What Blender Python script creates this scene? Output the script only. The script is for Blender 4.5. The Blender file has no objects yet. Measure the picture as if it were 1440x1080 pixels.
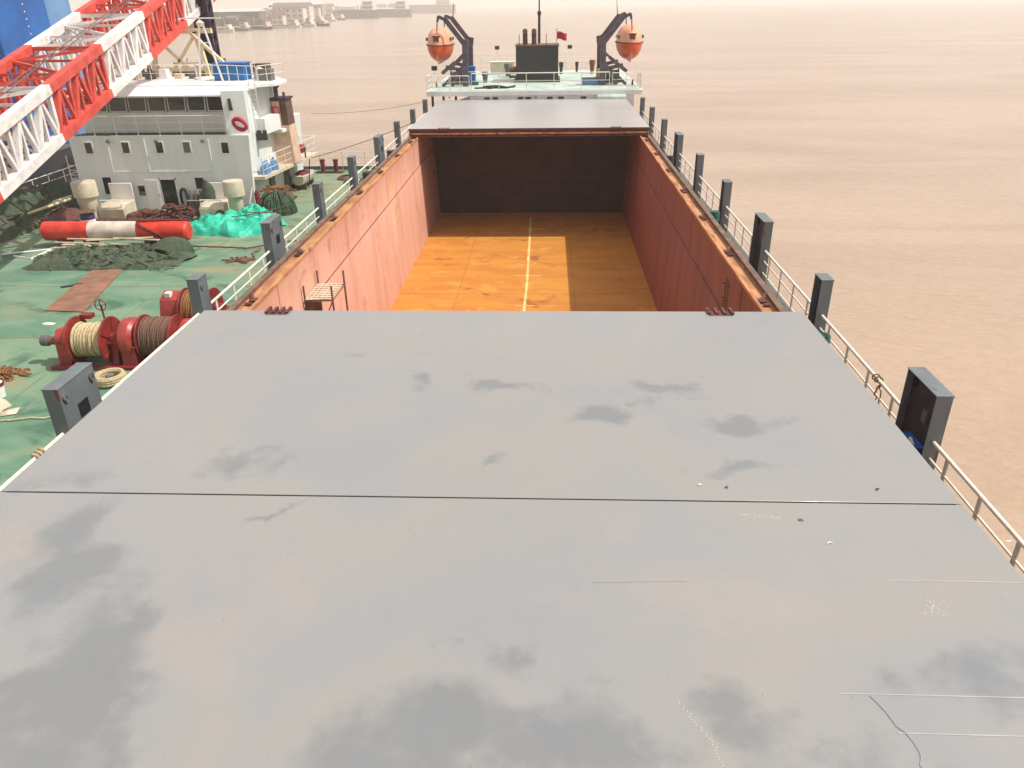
import bpy, math, random
from mathutils import Vector, Matrix, noise as mnoise
R = math.radians
random.seed(7)
S = bpy.context.scene
COL = S.collection

# ------------------------------------------------------------------ camera
F = 1071.0                                    # focal length in pixels of a 1440 px wide frame
V = Vector((51, -534, F)).normalized()        # ship's heading seen from the camera (right, down, forward)
U = -Vector((33, 2150, F)); U = (U - V * U.dot(V)).normalized()
X = V.cross(U)
if X.x < 0: X = -X
# rows: camera axes in world coordinates
right = Vector((X.x, V.x, U.x)); down = Vector((X.y, V.y, U.y)); fwd = Vector((X.z, V.z, U.z))
cam = bpy.data.cameras.new('camera'); cam_o = bpy.data.objects.new('camera', cam); COL.objects.link(cam_o)
mw = Matrix((right, -down, -fwd)).transposed().to_4x4(); mw.translation = Vector((1.04, 0, 14.0))
cam_o.matrix_world = mw
cam.sensor_width = 36; cam.lens = 36 * F / 1440; cam.clip_start = .1; cam.clip_end = 30000
S.camera = cam_o

# ------------------------------------------------------------------ sky, sun, exposure
SUN_EL, SUN_AZ = 54.5, 90.0                    # sun abeam on the right hand side
w = bpy.data.worlds.new('World'); S.world = w; w.use_nodes = True
nt = w.node_tree; nt.nodes.clear()
out = nt.nodes.new('ShaderNodeOutputWorld'); bg = nt.nodes.new('ShaderNodeBackground')
sky = nt.nodes.new('ShaderNodeTexSky'); sky.sky_type = 'NISHITA'; sky.sun_disc = False
sky.sun_elevation = R(SUN_EL); sky.sun_rotation = R(SUN_AZ); sky.air_density = 1.2; sky.dust_density = 6; sky.ozone_density = 1
tc = nt.nodes.new('ShaderNodeTexCoord'); mp = nt.nodes.new('ShaderNodeMapping'); mp.inputs['Scale'].default_value = (1.6, 1.6, 2.4)
nz = nt.nodes.new('ShaderNodeTexNoise'); nz.inputs['Scale'].default_value = 1.9; nz.inputs['Detail'].default_value = 5; nz.inputs['Roughness'].default_value = .5; nz.inputs['Distortion'].default_value = .5
rp = nt.nodes.new('ShaderNodeValToRGB'); rp.color_ramp.elements[0].position = .36; rp.color_ramp.elements[1].position = .60
rp.color_ramp.elements[0].color = (.25, .25, .25, 1); rp.color_ramp.elements[1].color = (.95, .95, .95, 1)
mx = nt.nodes.new('ShaderNodeMix'); mx.data_type = 'RGBA'; mx.inputs['B'].default_value = (8.2, 7.7, 7.2, 1)
L = nt.links.new
sx_ = nt.nodes.new('ShaderNodeSeparateXYZ'); hr = nt.nodes.new('ShaderNodeMapRange'); hr.inputs['From Min'].default_value = .16; hr.inputs['From Max'].default_value = 0
hx = nt.nodes.new('ShaderNodeMix'); hx.data_type = 'RGBA'; hx.inputs['B'].default_value = (9.2, 7.9, 7.1, 1)
L(tc.outputs['Generated'], sx_.inputs[0]); L(sx_.outputs['Z'], hr.inputs['Value']); L(hr.outputs[0], hx.inputs['Factor'])
L(tc.outputs['Generated'], mp.inputs[0]); L(mp.outputs[0], nz.inputs['Vector']); L(nz.outputs['Fac'], rp.inputs[0])
L(rp.outputs[0], mx.inputs['Factor']); L(sky.outputs[0], mx.inputs['A']); L(mx.outputs['Result'], hx.inputs['A']); L(hx.outputs['Result'], bg.inputs[0])
bg.inputs[1].default_value = .11; L(bg.outputs[0], out.inputs[0])
sun = bpy.data.lights.new('sun', 'SUN'); sun.energy = 4.3; sun.angle = R(.6); sun.color = (1, .95, .87)
so = bpy.data.objects.new('sun', sun); COL.objects.link(so)
d = Vector((math.cos(R(SUN_EL)), 0.0, math.sin(R(SUN_EL))))
so.rotation_euler = d.to_track_quat('Z', 'Y').to_euler(); so.location = (60, 0, 80)
S.view_settings.view_transform = 'Standard'; S.view_settings.look = 'None'
S.view_settings.exposure = -.02; S.view_settings.gamma = 1
S.render.engine = 'CYCLES'; S.cycles.use_denoising = True
S.cycles.max_bounces = 6; S.cycles.volume_bounces = 2; S.cycles.sample_clamp_indirect = 5

# ------------------------------------------------------------------ materials
def lin(c): return tuple((v / 255 / 12.92 if v / 255 <= .04045 else ((v / 255 + .055) / 1.055) ** 2.4) for v in c) + (1,)
def mat(name, c1, c2=None, rough=.5, metal=0, scale=1.5, stretch=(1, 1, 1), lo=.35, hi=.65, bump=0, bscale=12, rust=None, rlo=.6, rhi=.68,
        rscale=2.5, rstretch=None, spec=.5, dist=0, coat=0, grime=None, glo=.5, ghi=.75, gscale=.35):
    m = bpy.data.materials.new(name); m.use_nodes = True; t = m.node_tree; b = t.nodes['Principled BSDF']
    b.inputs['Roughness'].default_value = rough; b.inputs['Metallic'].default_value = metal
    b.inputs['Specular IOR Level'].default_value = spec; b.inputs['Coat Weight'].default_value = coat; b.inputs['Coat Roughness'].default_value = .12
    b.inputs['Base Color'].default_value = lin(c1)
    g = t.nodes.new('ShaderNodeNewGeometry')
    def noi(sc, st, det=6, ds=0):
        a = t.nodes.new('ShaderNodeMapping'); a.inputs['Scale'].default_value = st; t.links.new(g.outputs['Position'], a.inputs[0])
        n = t.nodes.new('ShaderNodeTexNoise'); n.inputs['Scale'].default_value = sc; n.inputs['Detail'].default_value = det; n.inputs['Distortion'].default_value = ds
        n.inputs['Roughness'].default_value = .6
        t.links.new(a.outputs[0], n.inputs['Vector']); return n.outputs['Fac']
    def ramp(f, lo, hi):
        r = t.nodes.new('ShaderNodeMapRange'); r.inputs['From Min'].default_value = lo; r.inputs['From Max'].default_value = hi; r.interpolation_type = 'SMOOTHSTEP'
        t.links.new(f, r.inputs['Value']); return r.outputs[0]
    def mixc(f, a, bb):
        x = t.nodes.new('ShaderNodeMix'); x.data_type = 'RGBA'; t.links.new(f, x.inputs['Factor'])
        if isinstance(a, tuple): x.inputs['A'].default_value = a
        else: t.links.new(a, x.inputs['A'])
        x.inputs['B'].default_value = bb; return x.outputs['Result']
    col = lin(c1)
    if c2: col = mixc(ramp(noi(scale, stretch, 7, dist), lo, hi), col, lin(c2))
    if grime: col = mixc(ramp(noi(gscale, (1, 1, 1), 5, 1.0), glo, ghi), col, lin(grime))
    if rust:
        rf = ramp(noi(rscale, rstretch or stretch, 9, .6), rlo, rhi); col = mixc(rf, col, lin(rust))
        rr = t.nodes.new('ShaderNodeMapRange'); rr.inputs['To Min'].default_value = rough; rr.inputs['To Max'].default_value = .85
        t.links.new(rf, rr.inputs['Value']); t.links.new(rr.outputs[0], b.inputs['Roughness'])
    if not isinstance(col, tuple): t.links.new(col, b.inputs['Base Color'])
    if bump:
        bn = t.nodes.new('ShaderNodeBump'); bn.inputs['Strength'].default_value = 1; bn.inputs['Distance'].default_value = bump
        t.links.new(noi(bscale, stretch, 5), bn.inputs['Height']); t.links.new(bn.outputs[0], b.inputs['Normal'])
    if coat:
        q = t.nodes.new('ShaderNodeMapRange'); q.inputs['From Min'].default_value = .35; q.inputs['From Max'].default_value = .65; q.inputs['To Min'].default_value = rough - .08; q.inputs['To Max'].default_value = rough + .12
        t.links.new(noi(.8, (1, 1, 1), 7, .8), q.inputs['Value'])
        if not b.inputs['Roughness'].is_linked: t.links.new(q.outputs[0], b.inputs['Roughness'])
    return m
def glassy(name, c):
    m = mat(name, c, None, rough=.08, spec=.8); return m

def stain_or_reflection(m, blobs, colour, amount=.8):  # noisy blobs: painted reflections on the covers, real dirt on the barge deck
    t = m.node_tree; b = t.nodes['Principled BSDF']; g = t.nodes.new('ShaderNodeNewGeometry')
    n = t.nodes.new('ShaderNodeTexNoise'); n.inputs['Scale'].default_value = 1.1; n.inputs['Detail'].default_value = 6; n.inputs['Roughness'].default_value = .62
    t.links.new(g.outputs['Position'], n.inputs['Vector']); acc = None
    nw = t.nodes.new('ShaderNodeTexNoise'); nw.inputs['Scale'].default_value = .75; nw.inputs['Detail'].default_value = 5; nw.inputs['Roughness'].default_value = .58; t.links.new(g.outputs['Position'], nw.inputs['Vector'])
    sb = t.nodes.new('ShaderNodeVectorMath'); sb.operation = 'SUBTRACT'; sb.inputs[1].default_value = (.5, .5, .5); t.links.new(nw.outputs['Color'], sb.inputs[0])
    sc_ = t.nodes.new('ShaderNodeVectorMath'); sc_.operation = 'MULTIPLY'; sc_.inputs[1].default_value = (3.2, 2.2, 0); t.links.new(sb.outputs[0], sc_.inputs[0])
    wp = t.nodes.new('ShaderNodeVectorMath'); wp.operation = 'ADD'; t.links.new(g.outputs['Position'], wp.inputs[0]); t.links.new(sc_.outputs[0], wp.inputs[1])
    for x, y, rx, ry, rot, sd in blobs:
        a = t.nodes.new('ShaderNodeMapping'); a.vector_type = 'TEXTURE'; a.inputs['Location'].default_value = (x, y, 7.95); a.inputs['Rotation'].default_value = (0, 0, R(rot)); a.inputs['Scale'].default_value = (rx, ry, 50)
        t.links.new(wp.outputs[0], a.inputs[0]); l = t.nodes.new('ShaderNodeVectorMath'); l.operation = 'LENGTH'; t.links.new(a.outputs[0], l.inputs[0])
        q = t.nodes.new('ShaderNodeMapRange'); q.interpolation_type = 'SMOOTHSTEP'; q.inputs['From Min'].default_value = 1.6; q.inputs['From Max'].default_value = 0; q.inputs['To Max'].default_value = sd; t.links.new(l.outputs['Value'], q.inputs['Value'])
        if acc is None: acc = q.outputs[0]
        else:
            k = t.nodes.new('ShaderNodeMath'); k.operation = 'MAXIMUM'; t.links.new(acc, k.inputs[0]); t.links.new(q.outputs[0], k.inputs[1]); acc = k.outputs[0]
    k = t.nodes.new('ShaderNodeMath'); k.operation = 'MULTIPLY_ADD'; k.inputs[1].default_value = 2.6; k.inputs[2].default_value = -1.62; t.links.new(n.outputs['Fac'], k.inputs[0])
    e = t.nodes.new('ShaderNodeMath'); e.operation = 'ADD'; t.links.new(k.outputs[0], e.inputs[0]); t.links.new(acc, e.inputs[1])
    f = t.nodes.new('ShaderNodeMapRange'); f.interpolation_type = 'SMOOTHSTEP'; f.inputs['From Min'].default_value = .1; f.inputs['From Max'].default_value = .95; f.inputs['To Max'].default_value = amount; t.links.new(e.outputs[0], f.inputs['Value'])
    x = t.nodes.new('ShaderNodeMix'); x.data_type = 'RGBA'; src = b.inputs['Base Color'].links[0].from_socket
    t.links.new(f.outputs[0], x.inputs['Factor']); t.links.new(src, x.inputs['A']); x.inputs['B'].default_value = lin(colour); t.links.new(x.outputs['Result'], b.inputs['Base Color'])
M = {}
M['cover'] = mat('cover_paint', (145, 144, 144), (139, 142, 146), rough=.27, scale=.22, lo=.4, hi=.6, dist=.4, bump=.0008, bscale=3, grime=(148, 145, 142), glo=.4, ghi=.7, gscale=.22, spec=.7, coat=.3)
stain_or_reflection(M['cover'], [(-5.0, 7.2, .9, 1.2, 12, 1.15), (-3.7, 5.2, .8, 1.8, 6, 1.3), (.4, 4.6, 2.0, .95, 5, 1.3), (2.9, 4.9, .8, .9, 0, 1.15), (5.6, 5.7, 1.2, .7, -20, 1.2), (4.3, 4.5, 1.2, .5, 0, 1.0), (.35, 12.0, .7, .4, 0, 1.25), (-.85, 12.35, .6, .5, 30, 1.25),
    (4.1, 10.8, 1.0, .4, 10, 1.25), (1.9, 11.1, .9, .35, 15, 1.25), (3.05, 11.95, .8, .35, -10, 1.25), (0, 5.98, .3, .12, -10, 1.05), (.95, 5.9, .5, .3, 0, 1.0), (-3.5, 9.3, .9, .4, 25, 1.25), (-2.6, 8.1, .4, .12, 0, 1.0), (3.6, 9.5, 1.2, .3, 0, 1.25), (-6, 9.1, 1.2, .35, 0, 1.0), (0.2, 9.6, .4, .2, 0, .8), (-2.2, 13.3, 1.2, .3, 5, .7)], (112, 117, 122), .7)  # large blobs paint cloud reflections into the colour; small ones are smudges
stain_or_reflection(M['cover'], [(-2.3, 6.2, 1.0, 1.6, 0, 1.0), (-6, 7.3, .6, 1.2, 0, 1), (2.8, 6.7, 2.4, .7, -8, .95), (1.6, 8.0, 1.6, .4, 0, .6)], (155, 148, 144), .55)  # beige blobs paint the warmer parts of the cloud reflection
M['cover_edge'] = mat('cover_edge_primer', (110, 62, 58), (70, 38, 38), rough=.6, scale=3, stretch=(1, 1, 4), bump=.003)
M['far_cover'] = mat('far_cover_paint', (174, 171, 171), (168, 165, 165), rough=.3, scale=.5, stretch=(.12, 2.2, 1), lo=.35, hi=.65, spec=.7)  # cross streaks paint reflected sky into the colour
M['wall_shaded'] = mat('hold_wall_shaded', (142, 80, 68), (122, 62, 52), rough=.6, scale=.9, stretch=(1.2, 1.2, .25), lo=.3, hi=.75, bump=.004, bscale=3,
                    rust=(156, 92, 72), rlo=.58, rhi=.78, rscale=.55, rstretch=(1, 1, .35), grime=(108, 48, 42), glo=.56, ghi=.8, gscale=1.3)  # right wall: its shade painted in as a darker copy
M['floor_orange'] = mat('hold_floor_rust', (198, 136, 58), (186, 120, 50), rough=.6, scale=.6, stretch=(.5, 1.6, 1), lo=.35, hi=.65, bump=.003, bscale=4,
                        rust=(158, 92, 46), rlo=.58, rhi=.72, rscale=.8, rstretch=(.8, 1, 1), spec=.35, grime=(206, 146, 72), glo=.55, ghi=.7, gscale=.9)
M['wall_sunlit'] = mat('hold_wall_sunlit', (206, 156, 136), (190, 134, 114), rough=.6, scale=.9, stretch=(1.2, 1.2, .25), lo=.3, hi=.75, bump=.004, bscale=3,
                    rust=(210, 166, 124), rlo=.54, rhi=.75, rscale=.5, rstretch=(1, 1, .35), grime=(166, 104, 84), glo=.56, ghi=.8, gscale=1.3)  # left wall: sunlight painted in as a paler, dustier copy
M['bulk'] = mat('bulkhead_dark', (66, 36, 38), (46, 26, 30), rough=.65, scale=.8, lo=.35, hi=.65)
M['coam'] = mat('coaming_rust', (196, 144, 100), (158, 104, 70), rough=.7, scale=2, stretch=(2, .5, 1), bump=.004, rust=(104, 70, 54), rlo=.58, rhi=.7)
M['coam_dark'] = mat('coaming_dark', (128, 100, 84), (98, 76, 66), rough=.6, scale=2)
M['deckgrey'] = mat('ship_deck_paint', (92, 100, 96), (72, 80, 78), rough=.55, scale=1.2, rust=(120, 80, 56), rlo=.62, rhi=.72)
M['pillar'] = mat('pillar_paint', (112, 120, 124), (100, 108, 114), rough=.45, scale=1.4, stretch=(1, 1, .5), rust=(108, 76, 62), rlo=.58, rhi=.68, rscale=2.2, rstretch=(2, 2, .5), spec=.5)
M['inner'] = mat('pillar_inner_shade', (70, 56, 62), (54, 46, 52), rough=.6, scale=2)  # shade of the inboard side painted as dark maroon
M['dark'] = mat('dark_void', (34, 34, 38), (24, 24, 28), rough=.6)
M['blackp'] = mat('black_paint', (38, 40, 42), (52, 52, 52), rough=.5, scale=.6)
M['white'] = mat('white_paint', (238, 238, 236), (224, 226, 226), rough=.4, scale=1.1, stretch=(1, 1, .35), lo=.4, hi=.7, rust=(186, 158, 134), rlo=.69, rhi=.8, rstretch=(3, 3, .4))
M['housewhite'] = mat('house_white', (232, 237, 235), (218, 225, 224), rough=.45, scale=.6, stretch=(1.5, 1.5, .3), lo=.4, hi=.7, rust=(160, 140, 122), rlo=.70, rhi=.82, rscale=3, rstretch=(3, 3, .3))
M['rail'] = mat('rail_white', (238, 234, 224), (222, 214, 200), rough=.45, scale=6, rust=(160, 120, 90), rlo=.68, rhi=.74, rscale=6)
M['green'] = mat('barge_deck_green', (94, 130, 108), (120, 146, 122), rough=.7, scale=.55, lo=.35, hi=.65, stretch=(.6, 1.2, 1), dist=.8, bump=.004, bscale=3,
                 rust=(146, 138, 108), rlo=.56, rhi=.7, rscale=.3, rstretch=(.6, 1.4, 1), grime=(72, 108, 88), glo=.52, ghi=.66, gscale=.4, spec=.25)
stain_or_reflection(M['green'], [(-16, 40.5, 9, 4.5, 0, .9), (-14, 52, 6, 8, 0, 1.1), (-29, 42, 5, 10, 0, .9), (-17, 20.3, 3, .6, 0, .8)], (148, 146, 118), .75)
M['olive'] = mat('olive_deck', (128, 140, 104), (104, 108, 84), rough=.85, scale=.7, rust=(120, 96, 74), rlo=.55, rhi=.68)
M['net'] = mat('net_green', (58, 78, 62), (84, 92, 72), rough=.95, scale=6, bump=.03, bscale=14, rust=(108, 88, 70), rlo=.6, rhi=.7, rscale=2)
M['netrope'] = mat('net_rope', (92, 112, 84), (56, 66, 52), rough=.95, scale=4)
M['netgreen'] = mat('trawl_green', (40, 96, 66), (26, 62, 46), rough=.9, scale=9, bump=.02, bscale=20)
M['tarp'] = mat('tarp_teal', (30, 176, 146), (48, 196, 164), rough=.4, scale=2, spec=.5, bump=.12, bscale=2.6)
M['rustp'] = mat('rust_plate', (150, 108, 88), (124, 92, 74), rough=.85, scale=1.5, bump=.004, rust=(108, 120, 92), rlo=.62, rhi=.7)
M['chain'] = mat('chain_rust', (112, 66, 56), (78, 48, 44), rough=.85, scale=6)
M['browny'] = mat('brown_stuff', (112, 84, 62), (74, 60, 48), rough=.9, scale=4, bump=.02)
M['ropew'] = mat('rope_cream', (206, 190, 152), (168, 148, 112), rough=.9, scale=18)
M['ropeb'] = mat('wire_brown', (128, 96, 80), (98, 70, 58), rough=.8, scale=20)
M['ropeo'] = mat('wire_ochre', (158, 110, 60), (106, 70, 46), rough=.8, scale=20)
M['ropered'] = mat('rope_red', (204, 52, 74), (160, 36, 54), rough=.8, scale=10)
M['winch'] = mat('winch_red', (146, 46, 42), (116, 38, 36), rough=.45, scale=3, rust=(98, 52, 44), rlo=.6, rhi=.72, bump=.002)
M['winchl'] = mat('winch_cover_red', (172, 68, 58), (150, 54, 48), rough=.4, scale=3)
M['buoyred'] = mat('spar_red', (222, 70, 44), (196, 50, 40), rough=.45, scale=2, rust=(150, 60, 50), rlo=.62, rhi=.8)
M['buoywhite'] = mat('spar_white', (224, 214, 202), (196, 184, 170), rough=.5, scale=2)
M['maroon'] = mat('maroon_cloth', (128, 44, 50), (92, 34, 40), rough=.9, scale=5)
M['cream'] = mat('cream_paint', (216, 204, 184), (196, 182, 160), rough=.5, scale=2, stretch=(1, 1, .4), rust=(146, 112, 84), rlo=.66, rhi=.76)
M['creamy'] = mat('cream_yellow', (222, 212, 176), (204, 194, 156), rough=.5, scale=2)
M['funpink'] = mat('funnel_cream', (226, 196, 172), (208, 172, 150), rough=.5, scale=1.5)
M['funbrown'] = mat('funnel_brown', (110, 84, 74), (92, 62, 56), rough=.55, scale=2)
M['boomred'] = mat('boom_red', (216, 86, 72), (196, 68, 60), rough=.5, scale=1.5, spec=.5, rust=(150, 84, 70), rlo=.6, rhi=.74, rscale=3)
M['boomwhite'] = mat('boom_white', (232, 228, 224), (212, 206, 206), rough=.45, scale=1.5, rust=(184, 158, 140), rlo=.6, rhi=.74, rscale=3)
M['blue'] = mat('blue_paint', (36, 108, 186), (28, 88, 160), rough=.5, scale=.35)
M['bluel'] = mat('blue_pale', (110, 152, 196), (96, 140, 188), rough=.5, scale=.4)
M['bluetank'] = mat('blue_tank', (24, 112, 178), (20, 86, 140), rough=.4, scale=2)
M['hullblack'] = mat('hull_black', (48, 52, 62), (34, 38, 46), rough=.5, scale=.3)
M['glass'] = glassy('dark_glass', (34, 40, 40))
M['glass2'] = glassy('grey_glass', (96, 106, 108))
M['greendark'] = mat('walkway_green', (40, 84, 62), (30, 66, 50), rough=.6, scale=2)
M['aftgreen'] = mat('aft_deck_green', (196, 206, 200), (164, 186, 174), rough=.6, scale=.8)
M['teal'] = mat('teal_fitting', (24, 104, 92), (18, 76, 68), rough=.4, scale=4)
M['davit'] = mat('davit_grey', (98, 88, 96), (74, 68, 76), rough=.5, scale=3)
M['lbor'] = mat('lifeboat_orange', (214, 84, 20), (190, 66, 16), rough=.35, scale=1.2)
M['lbpale'] = mat('lifeboat_pale_glare', (236, 166, 134), (226, 150, 116), rough=.4, scale=1.2)  # sun glare on the canopy painted as paler orange; keel strip shares it
M['yellow'] = mat('yellow_drum', (206, 186, 60), (176, 152, 44), rough=.5, scale=2)
M['flag'] = mat('flag_red', (196, 40, 60), (170, 30, 48), rough=.8, scale=2)
M['maststl'] = mat('mast_dark', (62, 42, 62), (42, 32, 46), rough=.6, scale=1, stretch=(3, 3, .5))
M['purple'] = mat('drum_purple', (62, 44, 92), (48, 36, 74), rough=.5, scale=2)
M['linew'] = mat('line_paint', (232, 206, 142), (212, 176, 100), rough=.7, scale=3)
M['seam'] = mat('seam_dark', (58, 58, 60), None, rough=.8)
M['weld'] = mat('weld_pale', (176, 178, 180), (158, 160, 163), rough=.5, scale=3)
M['bank'] = mat('bank_soil', (134, 118, 98), (98, 86, 70), rough=.95, scale=.03, bump=.3, bscale=.1, rust=(96, 104, 74), rlo=.5, rhi=.6, rscale=.02)
M['gravel'] = mat('gravel_grey', (66, 60, 55), (48, 44, 41), rough=.95, scale=.2, bump=.4, bscale=.5)
M['concrete'] = mat('quay_concrete', (164, 156, 146), (136, 130, 122), rough=.9, scale=.2, stretch=(1, 1, .3))
M['farwhite'] = mat('far_white', (212, 208, 200), (188, 184, 176), rough=.6, scale=.3)
M['fargrey'] = mat('far_grey', (112, 112, 108), (92, 92, 90), rough=.7, scale=.3)
M['fargreen'] = mat('far_hull_green', (62, 104, 88), (52, 88, 78), rough=.6, scale=.1)
M['farrust'] = mat('far_hull_rust', (118, 76, 62), (98, 66, 58), rough=.8, scale=.2)
M['leaf'] = mat('leaf', (74, 88, 54), (54, 66, 42), rough=.9, scale=.3)

# ------------------------------------------------------------------ mesh builder
class MB:
    def __init__(s): s.v = []; s.f = []; s.sm = []
    def add(s, vs, fs, smooth=False):
        n = len(s.v); s.v += [tuple(v) for v in vs]; s.f += [tuple(i + n for i in f) for f in fs]; s.sm += [smooth] * len(fs); return s
    def box(s, x0, x1, y0, y1, z0, z1, M4=None):
        vs = [Vector((x, y, z)) for z in (z0, z1) for y in (y0, y1) for x in (x0, x1)]
        if M4: vs = [M4 @ v for v in vs]
        return s.add(vs, [(0, 2, 3, 1), (4, 5, 7, 6), (0, 1, 5, 4), (2, 6, 7, 3), (0, 4, 6, 2), (1, 3, 7, 5)])
    def bar(s, p, q, w=.1, h=None):
        p, q = Vector(p), Vector(q); h = h or w; a = (q - p).normalized()
        up = Vector((0, 0, 1)) if abs(a.z) < .95 else Vector((1, 0, 0))
        b = a.cross(up).normalized() * w / 2; c = a.cross(b).normalized() * h / 2
        return s.add([p - b - c, p + b - c, p + b + c, p - b + c, q - b - c, q + b - c, q + b + c, q - b + c],
                     [(0, 1, 2, 3), (4, 7, 6, 5), (0, 4, 5, 1), (1, 5, 6, 2), (2, 6, 7, 3), (3, 7, 4, 0)])
    def cyl(s, p, q, r, r2=None, n=12, cap=True):
        p, q = Vector(p), Vector(q); r2 = r if r2 is None else r2; a = (q - p).normalized()
        up = Vector((0, 0, 1)) if abs(a.z) < .9 else Vector((1, 0, 0))
        b = a.cross(up).normalized(); c = a.cross(b)
        vs = []
        for o, rr in ((p, r), (q, r2)):
            vs += [o + (b * math.cos(2 * math.pi * i / n) + c * math.sin(2 * math.pi * i / n)) * rr for i in range(n)]
        s.add(vs, [(i, n + i, n + (i + 1) % n, (i + 1) % n) for i in range(n)], True)
        if cap: s.add(vs[:n], [tuple(range(n))]); s.add(vs[n:], [tuple(range(n))[::-1]])
        return s
    def tube(s, pts, r, n=6, closed=False):
        pts = [Vector(p) for p in pts]; k = len(pts); rings = []; prev = None
        for i, p in enumerate(pts):
            if closed: a = pts[(i + 1) % k] - pts[i - 1]
            else: a = pts[min(i + 1, k - 1)] - pts[max(i - 1, 0)]
            a = a.normalized() if a.length > 1e-9 else Vector((0, 0, 1))
            if prev is None:
                up = Vector((0, 0, 1)) if abs(a.z) < .9 else Vector((1, 0, 0)); b = a.cross(up).normalized()
            else:
                b = prev - a * prev.dot(a)
                b = b.normalized() if b.length > 1e-6 else a.orthogonal().normalized()
            prev = b; c = a.cross(b)
            rings += [p + (b * math.cos(2 * math.pi * j / n) + c * math.sin(2 * math.pi * j / n)) * r for j in range(n)]
        fs = []
        for i in range(k if closed else k - 1):
            i2 = (i + 1) % k
            fs += [(i * n + j, i * n + (j + 1) % n, i2 * n + (j + 1) % n, i2 * n + j) for j in range(n)]
        s.add(rings, fs, True)
        if not closed: s.add(rings[:n], [tuple(range(n))[::-1]]); s.add(rings[-n:], [tuple(range(n))])
        return s
    def lathe(s, prof, c, n=20, axis='z'):
        c = Vector(c); vs = []; k = len(prof)
        for r, z in prof:
            for i in range(n):
                a = 2 * math.pi * i / n; p = (r * math.cos(a), r * math.sin(a), z)
                if axis == 'x': p = (z, r * math.cos(a), r * math.sin(a))
                if axis == 'y': p = (r * math.sin(a), z, r * math.cos(a))
                vs.append(c + Vector(p))
        s.add(vs, [(j * n + i, j * n + (i + 1) % n, (j + 1) * n + (i + 1) % n, (j + 1) * n + i) for j in range(k - 1) for i in range(n)], True)
        if prof[0][0] > 1e-6: s.add(vs[:n], [tuple(range(n))[::-1]])
        if prof[-1][0] > 1e-6: s.add(vs[-n:], [tuple(range(n))])
        return s
    def prism(s, poly, axis, a, b):
        def P(u, v, t): return {'x': (t, u, v), 'y': (u, t, v), 'z': (u, v, t)}[axis]
        n = len(poly); vs = [P(u, v, a) for u, v in poly] + [P(u, v, b) for u, v in poly]
        fs = [(i, (i + 1) % n, n + (i + 1) % n, n + i) for i in range(n)] + [tuple(range(n))[::-1], tuple(range(n, 2 * n))]
        return s.add(vs, fs)
    def loft(s, rings, cap=True, smooth=True, closed=True):
        n = len(rings[0]); vs = [p for r in rings for p in r]
        fs = [(j * n + i, j * n + (i + 1) % n, (j + 1) * n + (i + 1) % n, (j + 1) * n + i) for j in range(len(rings) - 1) for i in range(n if closed else n - 1)]
        s.add(vs, fs, smooth)
        if cap: s.add(rings[0], [tuple(range(n))[::-1]]); s.add(rings[-1], [tuple(range(n))])
        return s
    def blob(s, c, rx, ry, rz, n=12, m=8, amp=.15, fr=2.0, seed=0, flat=True):
        c = Vector(c); vs = []
        for j in range(m + 1):
            th = (math.pi / 2 if flat else math.pi) * j / m
            for i in range(n):
                ph = 2 * math.pi * i / n
                p = Vector((math.sin(th) * math.cos(ph), math.sin(th) * math.sin(ph), math.cos(th)))
                k = 1 + amp * mnoise.fractal(p * fr + Vector((seed, seed * 1.7, 0)), 1, 2, 3)
                vs.append(c + Vector((p.x * rx * k, p.y * ry * k, p.z * rz * k)))
        return s.add(vs, [(j * n + i, (j + 1) * n + i, (j + 1) * n + (i + 1) % n, j * n + (i + 1) % n) for j in range(m) for i in range(n)], True)
    def build(s, name, m, parent=None, bevel=0, tris=False):
        me = bpy.data.meshes.new(name); off = parent.location.copy() if parent and parent.parent is None else (Vector(root_of(parent).location) if parent else Vector())
        me.from_pydata([tuple(Vector(v) - off) for v in s.v], [], s.f)
        me.polygons.foreach_set('use_smooth', s.sm); me.update()
        import bmesh
        bm = bmesh.new(); bm.from_mesh(me); bmesh.ops.remove_doubles(bm, verts=bm.verts, dist=1e-5); bmesh.ops.recalc_face_normals(bm, faces=bm.faces); bm.to_mesh(me); bm.free(); me.set_sharp_from_angle(angle=R(42))
        me.materials.append(M[m] if isinstance(m, str) else m)
        o = bpy.data.objects.new(name, me); COL.objects.link(o)
        if parent: o.parent = parent
        if bevel:
            b = o.modifiers.new('bevel', 'BEVEL'); b.width = bevel; b.segments = 2; b.limit_method = 'ANGLE'
        return o
def root_of(o):
    while o.parent: o = o.parent
    return o
def tag(o, label=None, cat=None, group=None, kind=None):
    if label: o['label'] = label
    if cat: o['category'] = cat
    if group: o['group'] = group
    if kind: o['kind'] = kind
    return o
def thing(name, label, cat, loc=(0, 0, 0), group=None):
    o = bpy.data.objects.new(name, None); COL.objects.link(o); o.location = loc; o.empty_display_size = .2
    return tag(o, label, cat, group)
def dup(root, loc, label=None, scale=None):
    r = root.copy(); COL.objects.link(r); r.location = loc
    if label: r['label'] = label
    if scale: r.scale = scale
    for ch in list(root.children):
        c = ch.copy(); COL.objects.link(c); c.parent = r
        for g in list(ch.children):
            e = g.copy(); COL.objects.link(e); e.parent = c
    return r
ORD = ['first', 'second', 'third', 'fourth', 'fifth', 'sixth', 'seventh', 'eighth', 'ninth', 'tenth', 'eleventh', 'twelfth']
def sag(p, q, s, n=14):
    p, q = Vector(p), Vector(q)
    return [p.lerp(q, i / n) - Vector((0, 0, s * 4 * (i / n) * (1 - i / n))) for i in range(n + 1)]
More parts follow.
